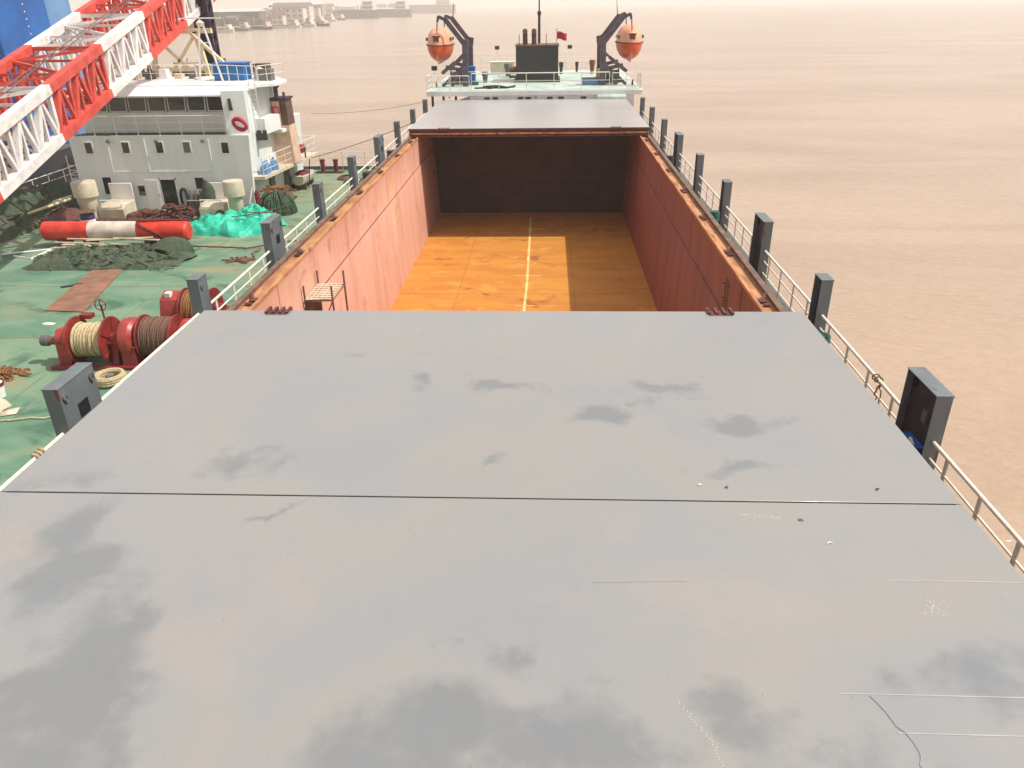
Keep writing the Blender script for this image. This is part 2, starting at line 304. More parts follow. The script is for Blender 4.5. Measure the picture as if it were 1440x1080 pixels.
def wander(pts, r=.12, n=5, seed=0):
    rnd = random.Random(seed); out = []
    for a, b in zip(pts[:-1], pts[1:]):
        a, b = Vector(a), Vector(b)
        for i in range(n): out.append(a.lerp(b, i / n) + Vector((rnd.uniform(-r, r), rnd.uniform(-r, r), 0)))
    return out + [Vector(pts[-1])]

ZD = 2.8        # barge deck
ZC = 7.95       # top of hatch covers
# ------------------------------------------------------------------ water
def water():
    m = bpy.data.materials.new('muddy_water'); m.use_nodes = True; t = m.node_tree; b = t.nodes['Principled BSDF']
    g = t.nodes.new('ShaderNodeNewGeometry')
    def noi(sc, st, det, ds=0):
        a = t.nodes.new('ShaderNodeMapping'); a.inputs['Scale'].default_value = st; a.inputs['Rotation'].default_value = (0, 0, R(8)); t.links.new(g.outputs['Position'], a.inputs[0])
        n = t.nodes.new('ShaderNodeTexNoise'); n.inputs['Scale'].default_value = sc; n.inputs['Detail'].default_value = det; n.inputs['Distortion'].default_value = ds
        t.links.new(a.outputs[0], n.inputs['Vector']); return n.outputs['Fac']
    x = t.nodes.new('ShaderNodeMix'); x.data_type = 'RGBA'; x.inputs['A'].default_value = lin((182, 158, 138)); x.inputs['B'].default_value = lin((166, 143, 122))
    cr = t.nodes.new('ShaderNodeMapRange'); cr.inputs['From Min'].default_value = .38; cr.inputs['From Max'].default_value = .62; t.links.new(noi(.035, (.35, 1.4, 1), 6, 1.2), cr.inputs['Value']); t.links.new(cr.outputs[0], x.inputs['Factor']); t.links.new(x.outputs['Result'], b.inputs['Base Color'])
    b.inputs['Roughness'].default_value = .16; b.inputs['IOR'].default_value = 1.33
    ad = t.nodes.new('ShaderNodeMath'); ad.operation = 'ADD'
    m2 = t.nodes.new('ShaderNodeMath'); m2.operation = 'MULTIPLY'; m2.inputs[1].default_value = .35
    t.links.new(noi(.45, (.45, 1.3, 1), 4, .3), ad.inputs[0]); t.links.new(noi(2.2, (.5, 1.2, 1), 3), m2.inputs[0]); t.links.new(m2.outputs[0], ad.inputs[1])
    bn = t.nodes.new('ShaderNodeBump'); bn.inputs['Strength'].default_value = 1; bn.inputs['Distance'].default_value = .3
    t.links.new(ad.outputs[0], bn.inputs['Height']); t.links.new(bn.outputs[0], b.inputs['Normal'])
    return m
M['water'] = water()
o = MB().add([(-9000, -500, 0), (9000, -500, 0), (9000, 12000, 0), (-9000, 12000, 0)], [(0, 1, 2, 3)]).build('water', 'water'); tag(o, kind='structure')

# ------------------------------------------------------------------ cargo ship
ship = thing('cargo_ship', 'long grey cargo ship with open red and orange hold running away through the picture', 'ship', (0, 30, 0))
HX, HW = 8.1, 6.12     # half beam, half hold width
m = MB()
for sx in (-1, 1):
    m.box(*sorted((sx * 7.9, sx * HX)), -12, 60, -1, 5.99)
ring = [(-HX, 60), (-7.8, 74), (-6.3, 82), (6.3, 82), (7.8, 74), (HX, 60)]
m.prism(ring, 'z', -1, 5.99); m.box(-7.9, 7.9, -12, -11.8, -1, 5.9)
m.build('hull', 'hullblack', ship)
m = MB()
for sx in (-1, 1): m.box(*sorted((sx * 6.62, sx * 8.09)), -11.9, 59.98, 5.9, 6.0)
m.build('main_deck', 'deckgrey', ship)
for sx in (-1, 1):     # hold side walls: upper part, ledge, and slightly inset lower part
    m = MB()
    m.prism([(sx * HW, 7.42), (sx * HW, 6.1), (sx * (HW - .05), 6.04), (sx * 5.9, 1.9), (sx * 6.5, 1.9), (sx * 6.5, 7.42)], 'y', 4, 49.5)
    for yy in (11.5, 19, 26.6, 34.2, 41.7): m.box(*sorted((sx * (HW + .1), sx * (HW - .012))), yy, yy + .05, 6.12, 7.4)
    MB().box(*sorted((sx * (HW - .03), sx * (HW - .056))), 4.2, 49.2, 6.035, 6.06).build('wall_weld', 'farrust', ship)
    m.build('hold_wall', 'wall_sunlit' if sx < 0 else 'wall_shaded', ship)  # left sunlit, right shaded: light painted into two wall colours
    c = MB()           # coaming: bright inner bar, trough, raised outer flange
    c.box(*sorted((sx * (HW - .03), sx * (HW + .05))), 4, 57.9, 7.42, 7.5)
    c.box(*sorted((sx * (HW + .05), sx * 6.5)), 4, 57.9, 7.3, 7.425)
    c.build('coaming', 'coam', ship)
    c = MB(); c.box(*sorted((sx * 6.5, sx * 6.56)), -4, 57.9, 6.01, 7.52); c.box(*sorted((sx * 6.47, sx * 6.62)), -4, 57.9, 7.52, 7.55)
    yy = 5
    while yy < 57: c.prism([(sx * 6.56, 6.01), (sx * 6.56, 7.4), (sx * 6.7, 7.4), (sx * 6.9, 6.01)], 'y', yy, yy + .03); yy += 1.45
    c.build('coaming_flange', 'coam_dark', ship)
    for k in range(7):
        yy = 17.6 + k * 4.1; d_ = MB()
        d_.box(*sorted((sx * 6.2, sx * 6.36)), yy, yy + .22, 7.425, 7.5); d_.bar((sx * 6.3, yy + .1, 7.48), (sx * 6.44, yy + .5, 7.52), .05); d_.cyl((sx * 6.25, yy - .15, 7.46), (sx * 6.4, yy - .15, 7.46), .05, n=8)
        d_.build('cleat', 'cover_edge', ship)
m = MB().box(-6.3, 6.3, 3.5, 49.3, 1.78, 1.9)
m.build('hold_floor', 'floor_orange', ship)
sm = MB()
for yy in (22.1, 27.5, 33.7, 39.2, 44.6): sm.box(-5.85, 5.85, yy, yy + .009, 1.9, 1.906)
for xx in (-3.1, 2.35): sm.box(xx, xx + .01, 20, 49.2, 1.9, 1.907)
sm.build('floor_seam', 'farrust', ship)
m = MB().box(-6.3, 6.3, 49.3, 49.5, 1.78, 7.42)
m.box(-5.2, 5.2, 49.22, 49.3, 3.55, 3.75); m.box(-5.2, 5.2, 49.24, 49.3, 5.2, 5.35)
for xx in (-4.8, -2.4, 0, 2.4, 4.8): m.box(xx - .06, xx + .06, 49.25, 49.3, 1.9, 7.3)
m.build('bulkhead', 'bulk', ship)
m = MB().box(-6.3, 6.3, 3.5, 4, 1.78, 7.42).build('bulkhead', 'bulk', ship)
m = MB()
pts = wander([(.06, 20, 0), (.04, 30, 0), (.1, 36, 0), (.02, 48, 0)], .012, 8, 3)
for a, b in zip(pts[:-1], pts[1:]): m.box(min(a.x, b.x) - .055, max(a.x, b.x) + .055, a.y, b.y, 1.9, 1.909)
for yy, a, b in ((24, -.4, .55), (28.2, -.45, .6), (32.15, -.37, .53), (36.36, -.53, .78), (40.8, -.3, .4), (45.2, -.3, .95)): m.box(a, b, yy - .03, yy + .03, 1.9, 1.912)
m.build('centre_line_marking', 'linew', ship)
def zed(x, y, z, s):   # ladder rungs on the hold wall
    m = MB()
    for k in range(7): m.tube([(x, y - .15, z + k * .42), (x - s * .12, y - .15, z + k * .42), (x - s * .12, y + .15, z + k * .42), (x, y + .15, z + k * .42)], .014, 5)
    for e in (-.15, .15): m.bar((x - s * .02, y + e, z - .1), (x - s * .02, y + e, z + 2.7), .02)
    m.build('ladder_rungs', 'coam_dark', ship)
zed(-6.03, 47.9, 2.2, -1); zed(6.03, 47.9, 2.2, 1); zed(6.1, 20.5, 4.4, 1)

# hatch covers (lids resting on the coaming)
def cover(name, label, y0, y1, mt, near_hinges=(), far_hinges=()):
    t = thing(name, label, 'hatch cover', (0, (y0 + y1) / 2, ZC), 'steel hatch covers over the hold')
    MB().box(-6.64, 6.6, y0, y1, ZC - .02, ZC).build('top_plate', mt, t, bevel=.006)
    MB().box(-6.6, 6.56, y0 + .03, y1 - .03, ZC - .42, ZC - .02).build('skirt', 'cover_edge', t)
    for x0, x1 in near_hinges:
        m = MB()
        for k in range(4): xx = x0 + (x1 - x0) * k / 3; m.box(xx - .035, xx + .035, y0 - .12, y0 + .16, ZC - .16, ZC + .035)
        m.cyl((x0 - .06, y0 - .05, ZC - .04), (x1 + .06, y0 - .05, ZC - .04), .035, n=8)
        m.build('hinge', 'cover_edge', t)
    for x0, x1 in far_hinges:
        m = MB()
        m.box(x0, x1, y1 - .26, y1 + .01, ZC, ZC + .006)
        for k in range(4): xx = x0 + (x1 - x0) * k / 3; m.box(xx - .03, xx + .03, y1 - .2, y1 + .14, ZC - .1, ZC + .045)
        m.build('hinge', 'cover_edge', t)
    return t
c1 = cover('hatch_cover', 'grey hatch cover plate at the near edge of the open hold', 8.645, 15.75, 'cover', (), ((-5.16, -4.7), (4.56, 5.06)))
c2 = cover('hatch_cover', 'grey hatch cover plate nearest the camera, with large dark painted cloud reflections and welded seams', -3, 8.615, 'cover')
for nm, x0, x1, yy in (('weld', 5.0, 6.55, 7.08), ('weld', 3.9, 6.55, 5.42), ('weld', 4.3, 6.55, 4.98)):
    MB().box(x0, x1, yy, yy + .012, ZC, ZC + .004).build('weld_seam', 'weld', c2)
m = MB(); m.tube([(x_, 6.98 + .02 * math.sin(x_ * 3), ZC + .004) for x_ in [1.6 + .1 * i for i in range(12)]], .003, 4); m.build('scratch', 'weld', c2); m = MB()
m.tube(wander([(4.35, 4.4, ZC + .005), (4.4, 4.9, ZC + .005), (4.2, 5.4, ZC + .005)], .02, 6, 5), .004, 4)
m.build('scratch', 'weld', c2)
for i, (x_, y_, lb, mm) in enumerate(((3.2, 9.0, 'white rag scrap on the hatch cover, left of the two by the seam', 'white'), (3.55, 8.95, 'dark rag scrap lying beside a white scrap on the hatch cover', 'browny'),
                                      (4.35, 8.22, 'tiny grey twig on the near hatch cover just below the seam', 'fargrey'), (5.6, 8.95, 'dark chip on the right part of the hatch cover near the edge', 'dark'),
                                      (4.58, 7.75, 'pale chip lying alone on the right of the near hatch cover', 'white'))):
    m = MB(); rnd = random.Random(i)
    for k in range(3):
        a = rnd.uniform(0, 3); dx, dy = math.cos(a) * .022, math.sin(a) * .014; cx, cy = x_ + rnd.uniform(-.02, .02), y_ + rnd.uniform(-.015, .015)
        m.bar((cx - dx, cy - dy, ZC + .012), (cx + dx, cy + dy, ZC + .02), .01, .008)
    tag(m.build('debris_scrap', mm), lb, 'debris')
m = MB(); rnd = random.Random(11)
for k in range(26): x_ = 3.62 + k * .02 + rnd.uniform(-.02, .02); y_ = 8.33 + rnd.uniform(-.03, .03) - .002 * k; m.blob((x_, y_, ZC), .006, .005, .004, 5, 2, .1)
for k in range(34): x_ = 2.48 + .14 * math.sin(k * .13); y_ = 4.3 + k * .03; m.blob((x_ + rnd.uniform(-.02, .02), y_, ZC), .005, .005, .004, 5, 2, .1)
for k in range(30): m.blob((5.35 + rnd.gauss(0, .07), 6.62 + rnd.gauss(0, .08), ZC), .006, .005, .004, 5, 2, .1)
tag(m.build('paint_flakes', 'white'), 'scattered tiny white paint flakes on the near hatch cover', 'flakes', kind='stuff')
rnd = random.Random(99)
m = MB()
for k in range(90): m.blob((rnd.uniform(-6.3, 6.3), rnd.uniform(4.5, 15.5), ZC), rnd.uniform(.003, .009), rnd.uniform(.003, .007), .003, 6, 2, .2)
tag(m.build('rust_specks', 'farrust'), 'tiny rust specks spread over both near hatch covers', 'specks', kind='stuff')
c3 = cover('hatch_cover', 'closed hatch cover at the far end of the open hold, glossy grey', 43.6, 50.8, 'far_cover', ((-4.9, -4.42), (4.55, 5.0)), ())
for zz, e, mm in ((ZC - .06, .05, 'cover_edge'), (ZC - .26, .09, 'coam'), (ZC - .4, .05, 'cover_edge')):
    MB().box(-6.62, 6.58, 43.6 - e, 43.63, zz - .05, zz + .03).build('edge_flange', mm, c3)
c4 = cover('hatch_cover', 'grey hatch cover farthest away, against the white after deckhouse', 50.83, 57.6, 'far_cover')

# ------------------------------------------------------------------ pillars and guard rails
def pillar_proto(wide, side, slot):
    # built at origin: x from 0 (outboard face) inwards, y from 0 away
    t = thing('deck_pillar', 'x', 'pillar', (0, 0, 0), 'grey steel box pillars along the ship sides')
    w_, l_, h_ = .28, (1.15 if wide else .52), 1.95
    s = -side
    xi = s * w_
    m = MB()
    if side < 0: m.box(*sorted((0, xi)), 0, l_, 0, h_)
    else:      # right hand pillars are channels, open towards the hold
        m.box(*sorted((0, s * .02)), 0, l_, 0, h_); m.box(*sorted((s * .02, xi)), 0, .02, 0, h_); m.box(*sorted((s * .02, xi)), l_ - .02, l_, 0, h_)
        ip = MB(); ip.box(*sorted((s * .14, s * .15)), .02, l_ - .02, 0, h_); ip.build('inner_shade_plate', 'inner', t)
    m.box(*sorted((0, 0.0001 * s)), 0, l_, 0, .01); m.box(*sorted((-s * .03, xi + s * .08)), -.03, l_ + .03, 0, .04)
    m.build('column', 'pillar', t, bevel=.012)
    g_ = MB(); g_.prism([(-.02, 0), (-.2, 0), (-.02, .35)], 'x', *sorted((xi * .4, xi * .45))); g_.prism([(l_ + .02, 0), (l_ + .2, 0), (l_ + .02, .35)], 'x', *sorted((xi * .4, xi * .45))); g_.build('gusset', 'pillar', t)
    MB().box(*sorted((-s * .012, xi + s * .012)), -.012, l_ + .012, h_, h_ + .018).build('cap_plate', 'pillar', t)
    for yy in ((.14, l_ - .14) if wide else (.16,)):
        m = MB(); xr = xi if side < 0 else s * .15; m.lathe([(.075, 0), (.075, s * .03), (.045, s * .03), (.045, 0)], (xr, yy, h_ - .2), 12, 'x')
        m.tube([(xr + s * .03, yy + .05 * math.cos(a), h_ - .24 + .06 * math.sin(a)) for a in [i * .63 for i in range(10)]], .012, 5, True)
        m.build('lifting_ring', 'fargrey' if side < 0 else 'dark', t)
    if slot and wide:
        MB().box(*sorted((xi - s * .05, xi + s * .012)), .42, .74, h_ - .78, h_ - .5).build('slot', 'dark', t)
        m = MB(); m.box(*sorted((xi, xi + s * .06)), .2, .62, h_ - 1.5, h_ - 1.44); m.bar((xi + s * .03, .45, h_ - 1.47), (xi + s * .03, .3, h_ - 1.2), .04); m.build('bracket', 'pillar', t)
    if side > 0 and wide:
        m = MB(); m.box(*sorted((s * .15, s * .19)), .34, .5, h_ - .72, h_ - .5); m.build('slot', 'fargrey', t)
    return t
ys = [(-5.6 + 5.78 * k) for k in range(0, 12)]
for side in (-1, 1):
    P = {}
    vis = [y for y in (6.0, 11.75, 17.82, 23.3, 29.1, 34.8, 40.55, 46.3, 52.1, 57.7)]
    for k, y in enumerate(vis[1:]):
        wide = k in (0, 2, 5)
        key = wide
        desc = ('wide' if wide else 'narrow') + ' grey pillar on the ' + ('right' if side > 0 else 'left') + ' side of the ship, ' + ORD[k] + ' from the camera'
        x_ = side * 7.95
        if key not in P:
            P[key] = pillar_proto(wide, side, side < 0); P[key].location = (x_, y, 6.0); P[key]['label'] = desc
        else: dup(P[key], (x_, y, 6.0), desc)
def rail(p, q, h, n, name, label, group, r=.03, rails=(1, .55), mt='rail', flat=True, base=0, cat='railing'):
    p, q = Vector(p), Vector(q); t = thing(name, label, cat, tuple(p), group)
    for i, k in enumerate(rails): MB().cyl(p + Vector((0, 0, h * k)), q + Vector((0, 0, h * k)), r if i == 0 else r * .6, n=8).build('top_rail' if i == 0 else 'mid_rail', mt, t)
    for i in range(n):
        a = p.lerp(q, (i + .5) / n if n > 1 and flat == 2 else (i / (n - 1) if n > 1 else .5))
        d = (q - p).normalized()
        m = MB(); m.bar(a + Vector((0, 0, base)), a + Vector((0, 0, h * rails[0])), .1 if flat else r * 1.4, .02 if flat else r * 1.4)
        m.build('post', mt, t)
    return t
bnd = [(0.3, 5.6), (6.3, 11.75)] + [(vis[i] + (1.15 if i in (1, 3, 6) else .52), vis[i + 1]) for i in range(1, 9)]
for side in (-1, 1):
    for k, (a, b) in enumerate(bnd[1:]):
        lab = 'white rail on the %s side of the ship, ' % ('right' if side > 0 else 'left') + ('in front of the first pillar' if k == 0 else 'between the %s and %s pillars' % (ORD[k - 1], ORD[k]))
        rx_ = side * 7.82
        rl = rail((rx_, a - .02, 6.0), (rx_, b + .02, 6.0), 1.05, 1 + int((b - a) / 1.35), 'guard_rail', lab, 'guard rails along the ship sides', .036, (1, .69, .34), flat=2)
# fittings beside pillars
def vent(name, label, x, y, z0, h, r, mt, group=None, cat='vent', cap=1.5):
    t = thing(name, label, cat, (x, y, z0), group)
    MB().lathe([(r * .92, 0), (r, h * .3), (r * 1.12, h * .34), (r * 1.15, h * .66)], (x, y, z0), 14).build('trunk', mt, t)
    MB().lathe([(r * .9, h * .64), (r * cap, h * .64), (r * cap, h * .96), (r * cap * .95, h), (.001, h * 1.03)], (x, y, z0), 16).build('cap', mt, t)
    return t
vent('deck_vent', 'teal green mushroom vent in front of the second right pillar', 7.62, 17.1, 6.0, .85, .14, 'teal', 'small deck vents beside the ship pillars')
vent('deck_vent', 'dark green vent beside the fourth right pillar', 7.3, 28.6, 6.0, 1.0, .13, 'teal', 'small deck vents beside the ship pillars')
vent('deck_vent', 'dark vent beside the sixth right pillar of the ship', 7.3, 40.2, 6.0, 1.0, .13, 'blackp', 'small deck vents beside the ship pillars')
vent('deck_vent', 'black vent beyond the fifth left pillar of the ship', -7.4, 36.5, 6.0, 1.0, .22, 'blackp', 'small deck vents beside the ship pillars')
vent('deck_vent', 'dark green vent behind the fourth left pillar', -7.6, 31.2, 6.0, .4, .22, 'teal', 'small deck vents beside the ship pillars')
vent('deck_vent', 'black vent beyond the sixth left pillar of the ship', -7.4, 42.4, 6.0, 1.0, .2, 'blackp', 'small deck vents beside the ship pillars')
t = thing('electric_box', 'blue box with pale latch tucked inside the nearest right pillar', 'box', (7.5, 12.1, 6.0))
MB().box(7.5, 7.78, 11.95, 12.5, 6.0, 6.8).build('cabinet', 'bluetank', t, bevel=.01); MB().box(7.49, 7.79, 11.93, 12.52, 6.8, 6.83).build('lid', 'blue', t); MB().bar((7.6, 12.0, 6.86), (7.66, 12.25, 6.86), .05, .04).build('latch', 'white', t)
m = MB(); m.tube(wander([(7.82, 14.2, 7.05), (7.7, 14.0, 6.8), (7.5, 13.9, 6.6)], .06, 5, 1), .018); m.tube([(7.82 + .07 * math.cos(a), 14.2 + a * .02, 7.05 + .07 * math.sin(a)) for a in [i * .5 for i in range(26)]], .014)
m.tube(wander([(7.82, 14.1, 7.05), (7.8, 14.0, 6.6), (7.82, 13.7, 6.3)], .05, 5, 2), .014)
tag(m.build('rope', 'browny'), 'dark rope end knotted round the right guard rail', 'rope')
m = MB(); m.tube([(-7.82 + .08 * math.cos(a), 10.9 + a * .015, 7.05 + .08 * math.sin(a)) for a in [i * .5 for i in range(32)]], .02); m.tube(sag((-7.82, 11, 7.08), (-7.9, 12.6, 6.9), .12), .018); m.tube(sag((-7.82, 10.9, 7.05), (-13.2, 8.0, 3.6), .25), .03)
tag(m.build('rope', 'ropew'), 'cream rope knotted round the left guard rail near the camera', 'rope')

# scaffold in the hold
t = thing('scaffold', 'pale metal scaffold platform with brown boards standing in the hold by the left wall', 'scaffold', (-5.75, 22.5, 1.9))
for x_ in (-6.04, -5.22):
    for y_ in (20.85, 22.3): MB().cyl((x_, y_, 1.9), (x_, y_, 6.75), .03, n=8).build('post', 'ropeb', t)
m = MB()
for z_ in (3.2, 4.6, 6.3):
    for x_ in (-6.04, -5.22): m.cyl((x_, 20.85, z_), (x_, 22.3, z_), .022, n=6)
    for y_ in (20.85, 22.3): m.cyl((-6.04, y_, z_), (-5.22, y_, z_), .022, n=6)
m.bar((-5.22, 20.85, 1.9), (-5.22, 22.3, 4.6), .03); m.bar((-6.04, 20.85, 4.6), (-5.22, 20.85, 6.3), .03)
m.build('brace', 'ropeb', t)
m = MB()
for k in range(9): y_ = 20.855 + k * .165; m.bar((-6.04, y_, 6.34), (-5.26, y_ + .05, 6.34), .09, .02)
for k in range(5): x_ = -6.0 + k * .14; m.bar((x_, 20.85, 6.36), (x_ + .02, 22.2, 6.36), .02, .01)
m.build('platform', 'cream', t)
MB().box(-6.04, -5.55, 20.8, 20.83, 5.6, 6.28).build('end_board', 'browny', t)

# ------------------------------------------------------------------ after deckhouse
aft = thing('after_deckhouse', 'white deckhouse at the far end of the ship with flat green roof deck', 'deckhouse', (0, 66, 5.3))
m = MB(); m.box(-4.5, 7.2, 58.0, 76, 5.99, 8.18)
m.build('wall', 'white', aft)
m = MB(); m.box(-7.65, 7.75, 57.92, 76.5, 8.18, 8.42); m.box(-7.68, 7.78, 57.89, 76.53, 8.42, 8.5); m.build('roof_fascia', 'white', aft, bevel=.01)
MB().box(-7.55, 7.65, 58.05, 76.4, 8.5, 8.52).build('roof_deck', 'aftgreen', aft)
for x_ in (-3.3, -2.7, -.9, -.35, 1.2, 2.0, 3.6):
    f = MB().box(x_ - .24, x_ + .24, 57.96, 58.0, 7.9, 8.12).build('window', 'white', aft); MB().box(x_ - .2, x_ + .2, 57.94, 57.958, 7.93, 8.1).build('pane', 'glass', f)
for x_ in (-7.3, -6.5, -5.6): MB().cyl((x_, 58.4, 5.3), (x_, 58.4, 8.18), .09, n=8).build('support_post', 'davit', aft)
m = MB()
for x_ in (-6, 0.2, 5.2): m.cyl((x_, 57.9, 8.1), (x_, 57.8, 8.1), .06, n=8)
m.build('lamp', 'fargrey', aft)
MB().lathe([(.22, 4.55), (.24, 4.6), (.24, 6.5), (.22, 6.55)], (0, 57.65, 8.0), 12, 'x').build('rolled_awning', 'aftgreen', aft)
rail((-7.6, 58.05, 8.52), (-6.0, 58.05, 8.52), 1.0, 3, 'guard_rail', 'white rail on the after deck in front of the left davit', 'rails of the after deck', .03, (1, .6, .25), flat=False)
rail((-5.9, 58.05, 8.52), (-4.55, 58.05, 8.52), 1.0, 3, 'guard_rail', 'white rail on the after deck just right of the left davit feet', 'rails of the after deck', .03, (1, .6, .25), flat=False)
rail((-4.4, 58.05, 8.52), (5.4, 58.05, 8.52), 1.15, 6, 'guard_rail', 'long white rail across the front of the after deck before the black funnel', 'rails of the after deck', .035, (1, .55), flat=False)
rail((5.6, 58.05, 8.52), (7.6, 58.05, 8.52), 1.1, 3, 'guard_rail', 'white rail on the after deck in front of the right davit', 'rails of the after deck', .03, (1, .6, .25), flat=False)
rail((-7.6, 58.1, 8.52), (-7.6, 60.6, 8.52), 1.0, 4, 'guard_rail', 'white rail along the left edge of the after deck', 'rails of the after deck', .03, (1, .6, .25), flat=False)
rail((7.62, 58.1, 8.52), (7.62, 60.6, 8.52), 1.0, 6, 'guard_rail', 'white rail along the right edge of the after deck', 'rails of the after deck', .03, (1, .6, .25), flat=False)
rail((-5.2, 76.2, 8.52), (7.2, 76.2, 8.52), 1.1, 12, 'guard_rail', 'white rail along the far edge of the after deck behind the funnel', 'rails of the after deck', .03, (1, .6, .25), flat=False)
t = thing('ship_funnel', 'black rectangular ship funnel with two bent exhaust pipes on the after deck', 'funnel', (.2, 65.5, 8.52))
MB().box(-1.45, 1.85, 64.3, 67.2, 8.52, 11.1).build('casing', 'blackp', t, bevel=.03)
MB().box(-1.5, 1.9, 64.25, 67.25, 11.1, 11.2).build('top_rim', 'funbrown', t)
MB().box(-1.6, 2.0, 64.1, 67.4, 8.52, 8.75).build('base', 'greendark', t)
for x_ in (-.75, -.05): MB().tube([(x_, 65.5, 11.1), (x_, 65.5, 11.9), (x_, 65.35, 12.1), (x_, 65.05, 12.15)], .2, 10).build('exhaust_pipe', 'funbrown', t)
for x_ in (-1.2, .9): MB().cyl((x_, 64.9, 11.2), (x_, 64.9, 11.95), .03, n=6).build('antenna', 'blackp', t)
t = thing('ship_mast', 'tall thin dark mast rising behind the black funnel', 'mast', (.3, 70, 8.52))
MB().cyl((.3, 70, 8.52), (.3, 70, 13.5), .14, .1, 8).cyl((.3, 70, 13.5), (.3, 70, 17.5), .06, .04, 8).build('pole', 'blackp', t); MB().box(.15, .45, 69.9, 70.1, 13.2, 13.5).build('bracket', 'blackp', t)
t = thing('flag', 'small red flag flying from a thin staff behind the funnel', 'flag', (1.75, 68, 11.2))
MB().cyl((1.75, 68, 8.52), (1.75, 68, 12.1), .025, n=6).lathe([(.001, 12.1), (.07, 12.15), (.001, 12.25)], (1.75, 68, 0), 8).build('staff', 'fargrey', t)
vs = []; fs = []
for i in range(9):
    for j in range(5):
        u = i / 8; vs.append((1.78 + .78 * u, 68 + .09 * math.sin(u * 7), 12.02 - .55 * j / 4 - .12 * u + .04 * math.sin(u * 6)))
for i in range(8):
    for j in range(4): fs.append((i * 5 + j, i * 5 + j + 1, i * 5 + j + 6, i * 5 + j + 5))
fl = MB().add(vs, fs, True).build('cloth', 'flag', t); sd = fl.modifiers.new('s', 'SOLIDIFY'); sd.thickness = .012

